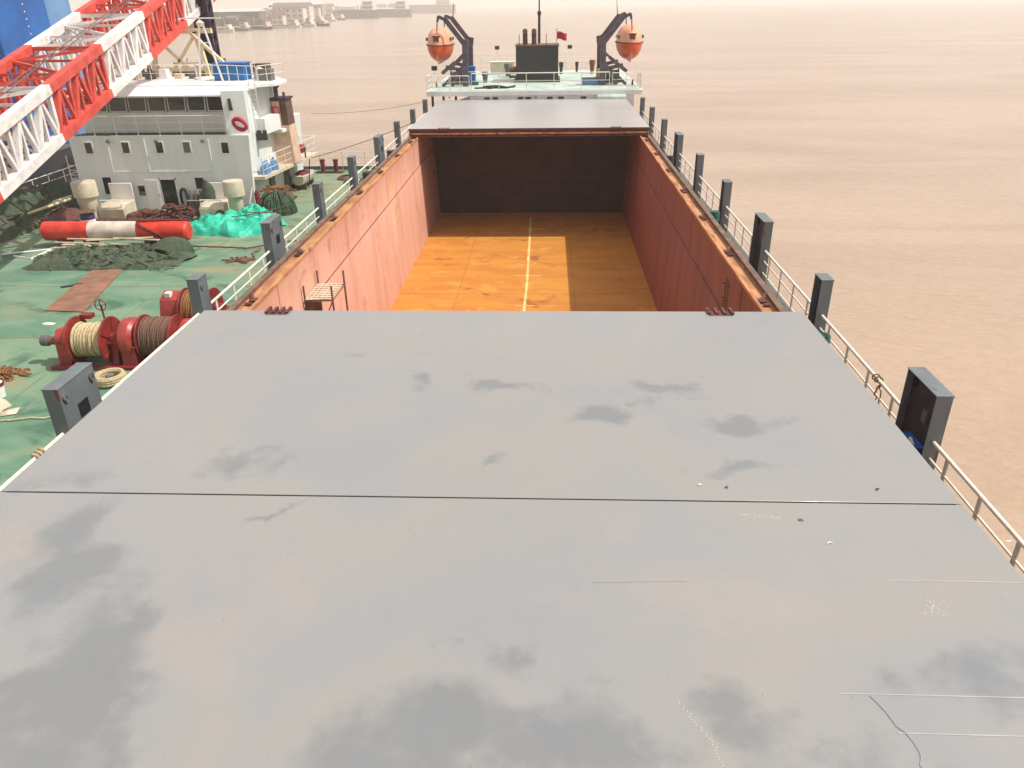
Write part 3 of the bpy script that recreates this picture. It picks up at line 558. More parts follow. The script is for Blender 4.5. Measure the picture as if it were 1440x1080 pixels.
def lifeboat(side):
    L_ = 5.2; cx, cy, cz = side * 7.18, 63.6, 11.35
    t = thing('lifeboat', 'orange enclosed lifeboat hanging at the %s davits of the after deck' % ('right' if side > 0 else 'left'), 'lifeboat', (cx, cy, cz - 1.2), 'orange enclosed lifeboats')
    def section(y, kind):
        u = (y - (cy - L_ / 2)) / L_; k = max(.02, math.sin(math.pi * min(max(u, .0), 1)) ** .45); pts = []
        hw = .98 * k
        if kind == 0:   # hull: from left gunwale down round the keel to right gunwale, then flat top
            zk = cz - 1.22 * (k ** .6)
            for i in range(13):
                a = math.pi * i / 12; xx = -math.cos(a) * hw; zz = cz + (zk - cz) * (math.sin(a) ** 1.0)
                pts.append((cx + xx, y, zz))
        else:
            zt = cz + 1.18 * (k ** .7)
            for i in range(13):
                a = math.pi * i / 12; xx = math.cos(a) * hw * .97; zz = cz + .06 + (zt - cz) * (math.sin(a) ** .7)
                pts.append((cx + xx, y, zz))
        return pts
    ysn = [cy - L_ / 2 + L_ * (.5 - .5 * math.cos(math.pi * i / 16)) for i in range(17)]
    MB().loft([section(y, 0) for y in ysn]).build('hull', 'lbor', t)
    MB().loft([section(y, 1) for y in ysn]).build('canopy', 'lbpale', t)
    g = []
    for sgn in (1, -1):
        seq = ysn if sgn > 0 else ysn[::-1]
        for y in seq:
            u = (y - (cy - L_ / 2)) / L_; k = max(.02, math.sin(math.pi * u) ** .45) if 0 < u < 1 else .02; g.append((cx + sgn * 1.0 * k, y, cz + .02))
    MB().tube(g, .05, 6, True).build('gunwale', 'farrust', t)
    MB().tube([(cx, cy - L_ / 2 + .06, cz - .3), (cx, cy - L_ / 2 + .3, cz - .9), (cx, cy - L_ / 2 + .9, cz - 1.25), (cx, cy + 1.8, cz - 1.27)], .05, 6).build('keel', 'lbpale', t)
    m = MB().box(cx - .2, cx + .2, cy - L_ / 2 + .02, cy - L_ / 2 + .34, cz + .28, cz + .62); m.box(cx - .28, cx + .28, cy - L_ / 2 + .02, cy - L_ / 2 + .3, cz + .6, cz + .68); m.build('hook_hatch', 'farrust', t)
    m = MB()
    for yy in (-1.1, -.3, .5): m.box(cx - .97, cx + .97, cy + yy, cy + yy + .35, cz + .3, cz + .52)
    m.build('side_window', 'glass', t)
    for k, yy in enumerate((61.4, 65.8)):
        d_ = thing('davit', '%s dark grey davit frame holding the %s lifeboat' % (('nearer', 'farther')[k], 'right' if side > 0 else 'left'), 'davit', (side * 5.6, yy, 8.52), 'lifeboat davits')
        s = side
        MB().bar((s * 5.15, yy, 8.52), (s * 5.1, yy, 11.5), .32, .4).bar((s * 5.1, yy, 11.3), (s * 5.0, yy, 11.75), .34, .4).build('column', 'davit', d_)
        MB().bar((s * 4.95, yy, 11.2), (s * 6.55, yy, 13.2), .26,.34).bar((s * 6.5, yy, 13.1), (s * 6.98, yy, 13.3), .2, .22).bar((s * 6.98, yy, 13.35), (s * 7.05, yy, 12.95), .12, .16).build('arm', 'davit', d_)
        m = MB().bar((s * 5.1, yy, 10.3), (s * 6.2, yy, 8.55), .24, .26).bar((s * 5.05, yy, 9.6), (s * 6.6, yy, 9.9), .2, .24).bar((s * 5.5, yy, 9.75), (s * 6.9, yy, 8.55), .2, .22).bar((s * 5.1, yy, 10.9), (s * 5.9, yy, 10.2), .14); m.bar((s * 5.9, yy, 10.2), (s * 6.9, yy, 9.45), .24, .26)
        m.build('strut', 'davit', d_)
        m = MB().cyl((s * 7.05, yy, 12.95), (s * 7.12, yy, 12.3 if k else 12.2), .02, n=5).cyl((s * 7.1, yy, 12.95), (s * 7.17, yy, 12.25), .02, n=5); m.cyl((s * 6.8, yy, 13.3), (s * 5.1, yy - .2, 11.6), .015, n=5); m.build('fall_wire', 'dark', d_)
        MB().cyl((s * 5.2, yy - .25, 10.6), (s * 5.2, yy + .25, 10.6), .2, n=10).build('sheave', 'davit', d_)
        if k: MB().cyl((s * 6.4, yy, 13.2), (s * 6.3, yy, 14.2), .035, .02, 6).build('lamp_pole', 'dark', d_)
    w_ = thing('boat_winch', 'grey boat winch drum between the %s davits' % ('right' if side > 0 else 'left'), 'winch', (side * 5.9, 63.6, 8.52))
    MB().cyl((s * 5.6, 63.6, 9.1), (s * 6.5, 63.6, 9.1), .32, n=14).cyl((s * 5.55, 63.6, 9.1), (s * 5.62, 63.6, 9.1), .45, n=14).cyl((s * 6.45, 63.6, 9.1), (s * 6.52, 63.6, 9.1), .45, n=14).build('drum', 'davit', w_); MB().box(*sorted((s * 5.4, s * 6.7)), 63.3, 63.9, 8.52, 8.78).build('base', 'davit', w_)
    m = MB(); m.tube([(s * 7.3, 60.9 - i * .05, 8.55 + .35 * math.sin(i * .35)) for i in range(10)] , .06); tag(m.build('fuel_hose', 'dark'), 'black hose arching over the deck below the %s lifeboat' % ('right' if side > 0 else 'left'), 'hose')
lifeboat(-1); lifeboat(1)
t = thing('water_tank', 'square blue tank with white stripe and green base beside the left davit', 'tank', (-4.9, 62.6, 8.52)); MB().box(-5.25, -4.5, 62.2, 63, 8.75, 9.85).build('body', 'blue', t, bevel=.03); MB().box(-5.27, -4.48, 62.18, 63.02, 9.45, 9.52).build('stripe', 'white', t); MB().box(-5.2, -4.3, 62.15, 63.05, 8.52, 8.75).build('base', 'teal', t)
t = thing('yellow_drum', 'yellow drum standing left of the right davit', 'drum', (5.0, 62.6, 8.52)); MB().lathe([(.3, 0), (.3, 1.0), (.28, 1.05)], (5.0, 62.6, 8.52), 14).build('body', 'yellow', t); MB().lathe([(.31, .95), (.31, 1.02), (.001, 1.06)], (5.0, 62.6, 8.54), 14).build('lid', 'creamy', t)
for i, (x_, y_, h_, r_, mt, lb) in enumerate(((-2.35, 70, 1.0, .22, 'fargrey', 'small mushroom vent left of the black funnel'), (2.2, 72, .95, .13, 'blackp', 'thin dark vent just right of the black funnel'),
        (3.6, 73, .9, .1, 'blackp', 'short dark vent post right of the funnel'), (4.9, 72, 1.1, .17, 'farrust', 'brown mushroom vent left of the yellow drum'), (-3.9, 64.5, .8, .18, 'fargrey', 'grey green vent post left of the funnel on the after deck'))):
    vent('deck_vent', lb, x_, y_, 8.52, h_, r_, mt, 'small vents on the after deck')
for x_, y_, h_, lb in ((-3.55, 75, 1.9, 'square floodlight on a thin post left of the funnel'), (3.0, 75, 1.9, 'square floodlight on a thin post right of the funnel'), (-7.3, 60.2, 1.25, 'square floodlight on the left rail of the after deck')):
    t = thing('floodlight', lb, 'floodlight', (x_, y_, 8.52), 'floodlights on the after deck'); MB().cyl((x_, y_, 8.52), (x_, y_, 8.52 + h_), .03, n=6).build('post', 'rail', t); MB().box(x_ - .2, x_ + .2, y_ - .12, y_ + .12, 8.5 + h_, 8.8 + h_).build('lamp_head', 'blackp', t)
m = MB(); m.tube(wander([(-4.2, 59.6, 8.56), (-3, 59.3, 8.6), (-2, 59.8, 8.56), (-1.4, 60.5, 8.6)], .2, 6, 4), .07); m.tube(wander([(-3.8, 60, 8.6), (-2.6, 60.2, 8.65), (-1.9, 59.2, 8.6)], .2, 6, 5), .07)
tag(m.build('hose', 'dark'), 'black hoses lying on the after deck left of the funnel', 'hose')
t = thing('deck_locker', 'grey low locker on the after deck right of the funnel', 'locker', (4.2, 62, 8.52)); MB().box(3.6, 4.9, 61.6, 62.2, 8.52, 8.95).build('body', 'bluel', t, bevel=.02); MB().box(3.55, 4.95, 61.55, 62.25, 8.95, 9.02).build('lid', 'fargrey', t)
t = thing('storage_box', 'white box beside a brown reel on the after deck left of the funnel', 'box', (-2.9, 72.6, 8.52)); MB().box(-4, -1.9, 72.2, 73, 8.52, 9.5).build('body', 'cream', t); MB().box(-4.05, -1.85, 72.15, 73.05, 9.5, 9.56).build('lid', 'white', t)
t = thing('cable_reel', 'brown reel on a stand just left of the black funnel', 'reel', (-1.7, 68.6, 8.52)); MB().cyl((-2.1, 68.6, 9.1), (-1.6, 68.6, 9.1), .3, n=12).build('drum', 'farrust', t); MB().cyl((-2.15, 68.6, 9.1), (-2.1, 68.6, 9.1), .48, n=12).cyl((-1.6, 68.6, 9.1), (-1.55, 68.6, 9.1), .48, n=12).build('flange', 'fargrey', t); MB().box(-2.2, -1.5, 68.4, 68.8, 8.52, 8.7).build('stand', 'fargrey', t)

# ------------------------------------------------------------------ crane barge
BX0, BX1, BY0, BY1 = -33.6, -9.3, 2, 59.5
barge = thing('work_barge', 'wide flat work barge with worn green deck moored on the left of the ship', 'barge', (-21, 30, 0))
MB().box(BX0, BX1, BY0, BY1, -1, ZD - .02).build('hull', 'hullblack', barge)
MB().box(BX0 + .02, BX1 - .02, BY0, BY1 - .02, ZD - .02, ZD).build('deck', 'green', barge)
m = MB(); m.box(BX0, BX0 + .12, BY0, BY1, ZD, ZD + .3); m.box(BX0, BX1, BY1 - .12, BY1, ZD, ZD + .25); m.build('bulwark_strip', 'fargrey', barge)
m = MB()
for y_ in (26.2, 32.1, 37.9, 43.8, 50): m.box(BX0 + .2, BX1 - .1, y_, y_ + .03, ZD, ZD + .008)
for x_ in (-29.5, -24.4, -16.2): m.box(x_, x_ + .03, BY0, BY1 - .2, ZD, ZD + .009)
m.build('deck_seam', 'olive', barge)
rail((-33.4, 34, ZD), (-33.4, 46.5, ZD), 1.15, 8, 'guard_rail', 'white rail along the left edge of the barge under the crane boom', 'rails of the barge', .035, (1, .6), flat=False)
rail((-33.4, 46.6, ZD), (-33.4, 59.4, ZD), 1.15, 8, 'guard_rail', 'white rail along the left edge of the barge beside the deckhouse', 'rails of the barge', .035, (1, .6), flat=False)
rail((-16.4, 59.3, ZD), (-9.4, 59.3, ZD), 1.35, 5, 'guard_rail', 'white three-bar rail across the far end of the barge behind the bollards', 'rails of the barge', .025, (1, .66, .33), flat=False)

# deckhouse
hs = thing('deckhouse', 'large white deckhouse with a row of dark wheelhouse windows on the green barge', 'deckhouse', (-22, 50, ZD))
HY = 45.7; HZ = 7.38
m = MB(); m.prism([(-27.3, ZD), (-16.75, ZD), (-16.45, HZ), (-27.3, HZ)], 'y', HY, 56)
m.box(-26.6, -17.7, HY - .015, HY + .1, HZ, HZ + .02)
m.prism([(HY, HZ), (HY, HZ + .35), (HY + 1.0, HZ + .02), (HY + 1.0, HZ)], 'x', -27.3, -27.15)
m.build('lower_wall', 'housewhite', hs)
MB().box(-27.0, -17.75, HY + .12, HY + 1.25, HZ, HZ + .02).build('walkway', 'greendark', hs)
m = MB(); m.prism([(HY + 1.25, HZ), (HY + 1.0, 9.85), (54, 9.85), (54, HZ)], 'x', -26.9, -17.7)
m.prism([(-17.7, HY + .02), (-16.45, HY + .35), (-16.45, 52), (-17.7, 52)], 'z', HZ, 9.8)
m.build('wheelhouse_wall', 'housewhite', hs)
MB().box(-26.8, -17.72, HY + 1.02, HY + 1.1, 8.6, 9.62).build('window_band', 'fargrey', hs)
n = 7
for k in range(n):
    x0 = -17.78 - (k + 1) * 1.19; x1 = x0 + 1.04
    f = MB().prism([(x0 - .04, 8.62), (x1 - .02, 8.62), (x1 + .04, 9.6), (x0 + .0, 9.6)], 'y', HY + .99, HY + 1.03).build('window', 'white', hs)
    MB().prism([(x0 + .03, 8.67), (x1 - .07, 8.67), (x1 - .01, 9.56), (x0 + .05, 9.56)], 'y', HY + .965, HY + .988).build('pane', 'glass', f)
MB().prism([(-17.35, 8.75), (-17.15, 8.75), (-17.2, 9.4), (-17.35, 9.4)], 'y', HY + .02, HY + .11).build('window', 'glass', hs)
# roof: visor in front, upper slab behind; right tip cut back
MB().prism([(HY + .15, 9.5), (HY + .15, 9.58), (HY + 1.3, 9.98), (HY + 1.3, 9.84)], 'x', -27.0, -17.3).build('visor', 'white', hs)
MB().add([(-17.3, HY + .15, 9.5), (-17.3, HY + .15, 9.58), (-16.0, HY + 1.3, 9.98), (-16.0, HY + 1.3, 9.84), (-17.3, HY + 1.3, 9.98), (-17.3, HY + 1.3, 9.84)],
         [(0, 2, 1), (0, 3, 2), (1, 2, 4), (0, 5, 3)]).build('visor', 'white', hs)
MB().prism([(-27.1, HY + 1.3), (-16.0, HY + 1.3), (-15.1, HY + 2.2), (-15.1, HY + 4.2), (-17, 53.2), (-27.1, 53.2)], 'z', 9.86, 10.05).build('roof', 'white', hs, bevel=.015)
for x_, z_, gl in ((-26.2, 6.72, 'glass'), (-23.95, 6.72, 'glass'), (-21.9, 6.72, 'glass'), (-20.25, 6.72, 'glass2'), (-17.95, 6.68, 'glass'), (-23.55, 4.2, 'glass')):
    f = MB().box(x_ - .27, x_ + .27, HY - .04, HY + .02, z_ - .38, z_ + .36).build('window', 'white', hs, bevel=.02)
    MB().box(x_ - .2, x_ + .2, HY - .052, HY - .041, z_ - .3, z_ + .3).build('pane', gl, f)
MB().box(-22.3, -21.4, HY - .02, HY + .05, 2.98, 4.85).build('doorway', 'glass', hs)
m = MB(); m.box(-22.38, -22.3, HY - .06, HY, 2.9, 4.93); m.box(-21.4, -21.32, HY - .06, HY, 2.9, 4.93); m.box(-22.38, -21.32, HY - .06, HY, 4.85, 4.93); m.box(-22.5, -21.3, HY - .25, HY, 2.8, 2.97); m.build('door_frame', 'white', hs)
dr = MB().box(-23.25, -22.4, HY - .1, HY - .05, 3.0, 4.9).build('door', 'white', hs, bevel=.02); m = MB(); m.box(-23.15, -22.5, HY - .115, HY - .1, 3.1, 4.8); m.build('door_panel', 'housewhite', dr); MB().bar((-22.55, HY - .15, 3.9), (-22.42, HY - .15, 3.95), .03).build('handle', 'dark', dr)
for x_, w_, z0, z1 in ((-25.6, .5, 4.0, 5.0), (-19.9, .5, 4.3, 4.95)): MB().box(x_ - w_ / 2, x_ + w_ / 2, HY - .02, HY + .05, z0, z1).build('opening', 'dark', hs)
# side wall openings and balcony on the right
for y_ in (48.5, 51.5): MB().box(-16.85, -16.5, y_, y_ + .7, 3.0, 4.7).build('side_door', 'fargrey', hs)
MB().prism([(-16.7, 45.95), (-15.95, 45.95), (-15.0, 54.6), (-16.9, 54.6)], 'z', 4.75, 4.93).build('balcony', 'cream', hs)
m = MB(); m.prism([(-16.5, 47.2), (-15.9, 47.2), (-15.75, 49.6), (-16.5, 49.6)], 'z', 7.2, 8.1); m.prism([(-16.5, 49.6), (-15.7, 49.6), (-15.5, 51.5), (-16.5, 51.5)], 'z', 6.95, 7.15); m.build('wing', 'white', hs, bevel=.01)
MB().box(-16.42, -15.85, 46.9, 47.18, 6.9, 7.45).build('side_lamp_box', 'blackp', hs)
m = MB()
for k in range(9): z_ = 7.6 + k * .28; m.bar((-16.2, 46.35, z_), (-15.85, 46.35, z_), .03)
m.bar((-16.2, 46.35, 7.4), (-16.2, 46.35, 10.3), .04); m.bar((-15.85, 46.35, 7.4), (-15.85, 46.35, 10.3), .04); m.build('ladder', 'white', hs)
m = MB()
for k in range(8): z_ = 4.95 + k * .28; m.bar((-27.75, HY, z_ - 1.2), (-27.35, HY, z_ - 1.2), .03)
m.bar((-27.75, HY, 3.4), (-27.75, HY, 6.3), .035); m.build('ladder', 'white', hs)
rail((-27.0, HY + .08, HZ), (-17.8, HY + .08, HZ), 1.1, 8, 'guard_rail', 'white rail in front of the wheelhouse windows on the barge', 'rails of the barge deckhouse', .022, (1, .66, .33), flat=False)
rail((-26.6, 50.2, 10.05), (-18.2, 48.6, 10.05), .95, 9, 'guard_rail', 'long white rail across the wheelhouse roof of the barge', 'rails of the barge deckhouse', .022, (1, .5), flat=False)
rail((-18.15, 48.55, 10.05), (-16.0, 47.3, 10.05), .95, 4, 'guard_rail', 'short white rail at the right front corner of the wheelhouse roof', 'rails of the barge deckhouse', .022, (1, .5), flat=False)
rail((-15.95, 47.35, 10.05), (-15.2, 49.8, 10.05), .95, 4, 'guard_rail', 'white rail on the right edge of the wheelhouse roof', 'rails of the barge deckhouse', .022, (1, .5), flat=False)
rail((-16.0, 46.0, 4.93), (-15.05, 54.5, 4.93), 1.1, 9, 'guard_rail', 'white rail along the right side balcony of the barge deckhouse', 'rails of the barge deckhouse', .022, (1, .66, .33), flat=False)
rail((-16.9, 54.55, 4.93), (-15.05, 54.55, 4.93), 1.1, 4, 'guard_rail', 'white rail across the far end of the side balcony', 'rails of the barge deckhouse', .022, (1, .66, .33), flat=False)
m = MB()
for x_ in (-25.0, -22.75, -18.9): m.cyl((x_, HY - .05, 5.0), (x_, HY - .05, 7.2), .03, n=6)
m.cyl((-25.0, HY - .05, 5.35), (-18.9, HY - .05, 5.35), .025, n=6); m.build('cable_pipe', 'housewhite', hs)
for x_ in (-24.9, -22.0, -19.2): MB().lathe([(.001, 0), (.1, .02), (.12, .12), (.05, .2)], (x_, HY - .1, 7.0), 10).build('bulkhead_lamp', 'fargrey', hs)
MB().lathe([(.16, 0), (.2, .04), (.2, .1), (.05, .16)], (-21.0, 50.6, 10.06), 12).bar((-21.6, 50.6, 11.0), (-20.4, 50.6, 11.05), .12, .1).bar((-21, 50.6, 10.1), (-21, 50.6, 11.0), .08).build('radar', 'farwhite', hs)
for k in range(5): MB().box(-25.6 + k * .95, -25.1 + k * .95, 51.2, 51.7, 10.05, 10.35 + .15 * (k % 3)).build('roof_locker', ('cream', 'fargrey', 'white')[k % 3], hs, bevel=.01)
t = thing('barge_funnel', 'cream funnel with brown top and bent pipe beside the barge wheelhouse', 'funnel', (-15.9, 50.6, 4.93))
MB().prism([(-16.6, 4.93), (-15.35, 4.93), (-15.45, 7.3), (-16.5, 7.3)], 'y', 50.2, 51.6).build('casing', 'funpink', t)
MB().prism([(-16.5, 7.3), (-15.45, 7.3), (-15.5, 8.85), (-16.4, 8.85)], 'y', 50.25, 51.55).build('upper_casing', 'funbrown', t); MB().box(-16.38, -15.9, 50.23, 50.248, 7.35, 8.75).build('front_panel', 'funpink', t)
MB().box(-16.5, -15.4, 50.15, 51.65, 8.85, 8.95).build('rim', 'maststl', t)
MB().tube([(-16.15, 50.7, 8.95), (-16.15, 50.7, 9.5), (-16.05, 50.6, 9.7), (-15.95, 50.5, 9.62)], .14, 8).build('exhaust_pipe', 'funbrown', t); MB().cyl((-15.7, 50.8, 8.95), (-15.7, 50.8, 9.25), .09, n=8).build('exhaust_pipe', 'funbrown', t)
t = thing('rope_coil', 'bright red rope coil hanging on the side of the wheelhouse', 'rope coil', (-16.8, 45.9, 8))
m = MB()
for k in range(9): m.tube([(-16.85 + (.32 + .05 * math.sin(k * 2)) * math.cos(a) * 1.15, 45.72 - .05 * (k % 3), 8.05 + (.27 + .04 * math.cos(k * 3)) * math.sin(a) - .05 * k * .3 - .12 * math.cos(a)) for a in [i * .42 for i in range(15)]], .045, 6, True)
m.build('coil', 'ropered', t)
t = thing('life_ring', 'pale red ring hung on the cream barge funnel', 'life ring', (-16.1, 50.1, 8.2)); MB().tube([(-16.12 + .22 * math.cos(a), 50.12, 8.2 + .26 * math.sin(a)) for a in [i * .45 for i in range(14)]], .06, 6, True).build('ring', 'ropered', t)
t = thing('deck_winch', 'pink red hose reel on the side balcony of the barge', 'reel', (-15.5, 52.4, 4.93)); MB().cyl((-15.75, 52.4, 5.5), (-15.3, 52.4, 5.5), .3, n=12).build('drum', 'winchl', t); MB().bar((-15.75, 52.3, 4.93), (-15.75, 52.3, 5.6), .08).bar((-15.28, 52.3, 4.93), (-15.28, 52.3, 5.6), .08).build('stand', 'farrust', t)
m = MB()
for k, (x_, y_) in enumerate(((-16.2, 46.8), (-16.3, 47.5), (-16.1, 48.2))): m.blob((x_, y_, 4.93), .3, .3, .7, 8, 5, .3, 2, k)
tag(m.build('laundry', 'bluel'), 'bluish bundles and clothes piled on the near end of the side balcony', 'clutter')
t = thing('roof_tank', 'blue rectangular tank standing behind the rail on the wheelhouse roof', 'tank', (-18.9, 50, 10.05)); MB().box(-19.5, -17.6, 49.6, 50.9, 10.05, 11.0).build('body', 'bluetank', t, bevel=.04); MB().box(-19.55, -17.55, 49.55, 50.95, 11.0, 11.06).build('lid', 'blue', t)
t = thing('satellite_dome', 'pale dome and grey gear at the right of the wheelhouse roof', 'equipment', (-16.6, 49.5, 10.05)); MB().lathe([(.3, 0), (.34, .3), (.25, .62), (.001, .75)], (-16.9, 50.4, 10.05), 12).build('dome', 'cream', t); MB().box(-16.6, -15.8, 49.2, 49.9, 10.05, 10.7).build('box', 'fargrey', t); MB().box(-17.5, -16.6, 51, 51.8, 10.05, 10.9).build('cover', 'browny', t)
for x_, y_, h_, lb in ((-17.3, 50.8, 3.3, 'tall thin white aerial right of the blue tank on the wheelhouse roof'), (-18.6, 51.5, 2.4, 'shorter thin white aerial behind the blue roof tank')):
    tag(MB().cyl((x_, y_, 10.05), (x_, y_, 10.05 + h_), .02, .012, 6).cyl((x_, y_, 10.05), (x_, y_, 10.3), .05, n=6).build('aerial', 'white'), lb, 'aerial')
t = thing('signal_mast', 'white A-shaped signal mast with round head on the wheelhouse roof', 'mast', (-20, 49.8, 10.05))
MB().bar((-20.4, 49.6, 10.05), (-20.0, 49.9, 13.2), .09).bar((-18.9, 49.4, 10.05), (-19.75, 49.9, 13.2), .09).build('leg', 'white', t); m = MB()
for z_ in (11, 12.2): m.bar((-20.3 + (z_ - 10.05) * .12, 49.75, z_), (-18.9 - (z_ - 10.05) * .27, 49.7, z_), .06)
m.box(-21.2, -18.6, 49.85, 49.95, 13.5, 13.58); m.build('crossbar', 'white', t); MB().lathe([(.001, 13.05), (.22, 13.15), (.25, 13.3), (.001, 13.5)], (-19.9, 49.9, 0), 12).build('lamp_head', 'cream', t)
t = thing('steel_column', 'tall dark purplish lattice column behind the wheelhouse', 'column', (-22.8, 57.5, ZD)); m = MB()
for x_ in (-23.2, -22.3):
    for y_ in (57.2, 58.0): m.bar((x_, y_, ZD), (x_ - .1, y_, 17), .22)
m.build('column', 'maststl', t); m = MB()
for k in range(14):
    z_ = 3.2 + k; m.bar((-23.2, 57.2, z_), (-22.3, 57.2, z_ + 1), .12); m.bar((-22.3, 57.2, z_), (-23.2, 58, z_ + 1), .12); m.bar((-22.3, 57.2, z_), (-22.3, 58, z_ + 1), .12)
m.build('bracing', 'maststl', t); MB().box(-23.05, -22.45, 57.4, 57.8, ZD, 16.5).build('core', 'maststl', t)
# boom rest behind the wheelhouse
t = thing('boom_rest', 'cream A-frame trestle carrying the red and white crane boom', 'trestle', (-24, 54.5, ZD))
m = MB()
for x0, x1 in ((-26.6, -25.2), (-20.9, -22.3)): m.bar((x0, 54.6, ZD), (x1, 54.6, 12.7), .3)
m.build('leg', 'creamy', t); m = MB(); m.bar((-26.6, 54.6, 12.75), (-21.2, 54.6, 12.75), .3, .3); m.bar((-25.6, 54.6, 10.4), (-21.8, 54.6, 10.4), .25); m.bar((-22.6, 54.55, 12.6), (-19.6, 53.4, 10.2), .2); m.bar((-25.2, 54.6, 12.5), (-23.2, 54.6, 10.4), .16); m.bar((-22.4, 54.6, 12.5), (-24.2, 54.6, 10.4), .16); m.build('beam', 'creamy', t)
# clutter seen behind the roof
for k, (x_, y_, w_, h_, mt, lb) in enumerate(((-26.3, 55.2, 1.6, 9.9, 'farwhite', 'white casing behind the wheelhouse roof at its left end'), (-24.3, 55.6, 1.2, 10.3, 'fargrey', 'grey green machinery housing behind the wheelhouse roof'), (-20.8, 55.4, 1.8, 10.2, 'creamy', 'cream machinery housing behind the wheelhouse roof beside the blue tank'), (-22.6, 55.2, .9, 10.0, 'browny', 'brown machinery housing behind the middle of the wheelhouse roof'))):
    t = thing('machinery_housing', lb, 'machinery', (x_, y_, ZD)); MB().box(x_ - w_ / 2, x_ + w_ / 2, y_, y_ + 1.2, ZD, h_).build('casing', mt, t, bevel=.05)
    m = MB(); rnd = random.Random(k)
    for j in range(7): a = rnd.uniform(-w_ / 2, w_ / 2); m.cyl((x_ + a, y_ + rnd.uniform(.1, .9), h_), (x_ + a + rnd.uniform(-.3, .3), y_ + .4, h_ + rnd.uniform(.2, .8)), rnd.uniform(.04, .11), n=6)
    m.build('pipework', 'cream' if k % 2 else 'fargrey', t)

# crane boom
bm_ = thing('crane_boom', 'red and white lattice crane boom lying over the barge, pointing up and away', 'crane boom', (-24, 30, 5))
XA, W_, H_ = -22.16, 3.74, 2.2
def bp(y, i):    # i: 0 A lower right, 1 B upper right, 2 C upper left, 3 D lower left
    x = XA - .036 * (y - 33); z = 7.545 + .262 * (y - 33)
    return Vector((x - (W_ if i in (2, 3) else 0), y, z + (H_ if i in (1, 2) else 0)))
bands = [(22, 31.3, 'boomwhite')]
bands = [(20, 25.6, 'boomwhite'), (25.6, 31.3, 'boomred'), (31.3, 36.97, 'boomwhite'), (36.97, 42.63, 'boomred'), (42.63, 48.34, 'boomwhite'), (48.34, 54.6, 'boomred'), (54.6, 60, 'boomwhite'), (60, 66, 'boomred')]
bands[1] = (25.6, 31.3, 'boomred')
for a, b, mt in bands:
    m = MB()
    for i in range(4): m.bar(bp(a, i), bp(b, i), .42, .42)
    for i in range(4): m.bar(bp(b, i), bp(b, (i + 1) % 4), .2)
    sec = m.build('chord_section', mt, bm_)
    m = MB(); n = 3; yy = [a + (b - a) * k / n for k in range(n + 1)]
    for k in range(n):
        y0, y1 = yy[k], yy[k + 1]; ym = (y0 + y1) / 2
        for i, j in ((0, 1), (3, 2)):      # sides: W lacing with verticals
            m.bar(bp(y0, i), bp(ym, j), .25); m.bar(bp(ym, j), bp(y1, i), .18); m.bar(bp(ym, i), bp(ym, j), .13)
            if k: m.bar(bp(y0, i), bp(y0, j), .16)
        for i, j in ((1, 2), (0, 3)):      # top and bottom
            if k: m.bar(bp(y0, i), bp(y0, j), .12)
            m.bar(bp(y0, i), bp(y1, j), .15) if k % 2 else m.bar(bp(y0, j), bp(y1, i), .15)
        if k: m.bar(bp(y0, 0), bp(y0, 2), .09)
    m.build('lacing', mt, sec)
m = MB(); m.tube([bp(y, 1) + Vector((-1.2, 0, .35 + .05 * math.sin(y))) for y in range(30, 66, 3)], .03, 5); m.tube([bp(y, 1) + Vector((-1.6, 0, .3)) for y in range(30, 66, 3)], .03, 5); m.build('hoist_wire', 'fargrey', bm_)
t = thing('boom_foot_support', 'steel trestle under the near end of the crane boom', 'trestle', (-24, 21, ZD)); MB().box(-26.2, -21.4, 20, 22, ZD, 3.9).build('frame', 'boomwhite', t)

# ------------------------------------------------------------------ barge deck gear
vent('mushroom_vent', 'cream mushroom vent at the left corner of the barge deckhouse', -25.95, 43.8, ZD, 2.35, .45, 'cream', 'big cream mushroom vents in front of the deckhouse', cap=1.5)
vent('mushroom_vent', 'cream mushroom vent at the right corner of the barge deckhouse, behind the teal tarp', -17.1, 43.8, ZD, 2.35, .36, 'cream', 'big cream mushroom vents in front of the deckhouse', cap=1.62)
for x_, lb in ((-24.6, 'white hatch casing with raised lid beside the left mushroom vent'), (-18.6, 'white hatch casing with raised lid beside the right mushroom vent')):
    t = thing('hatch_casing', lb, 'hatch', (x_, 44.3, ZD), 'white hatch casings')
    MB().prism([(43.7, ZD), (43.7, ZD + .75), (44.0, ZD + 1.0), (45.2, ZD + 1.0), (45.2, ZD)], 'x', x_ - .75, x_ + .75).build('casing', 'cream', t, bevel=.05)
    MB().box(x_ - .7, x_ + .7, 45.2, 45.3, ZD + 1.0, ZD + 1.95).build('lid', 'white', t, bevel=.02)
    MB().tube([(x_ - .6, 43.8, ZD + .9), (x_ - .6, 43.75, ZD + 1.25), (x_ + .6, 43.75, ZD + 1.25), (x_ + .6, 43.8, ZD + .9)], .035, 6).build('handle', 'white', t)
def pile(cx, cy, rx, ry, h, n, r, mt, seed, loops=.35):
    rnd = random.Random(seed); m = MB()
    for k in range(n):
        u, v = rnd.gauss(0, .42), rnd.gauss(0, .42); x_, y_ = cx + u * rx, cy + v * ry; z_ = ZD + h * max(.04, 1 - u * u - v * v) * rnd.uniform(.2, 1)
        R_ = rnd.uniform(.5, 1) * loops; a0 = rnd.uniform(0, 6); tl = rnd.uniform(-.5, .5); pts = []
        for i in range(9):
            a = a0 + i * .6; pts.append((x_ + R_ * math.cos(a) + .05 * i * math.cos(a0), y_ + R_ * math.sin(a), max(ZD + r, z_ + tl * R_ * math.sin(a + 1))))
        m.tube(pts, r, 5)
    return m
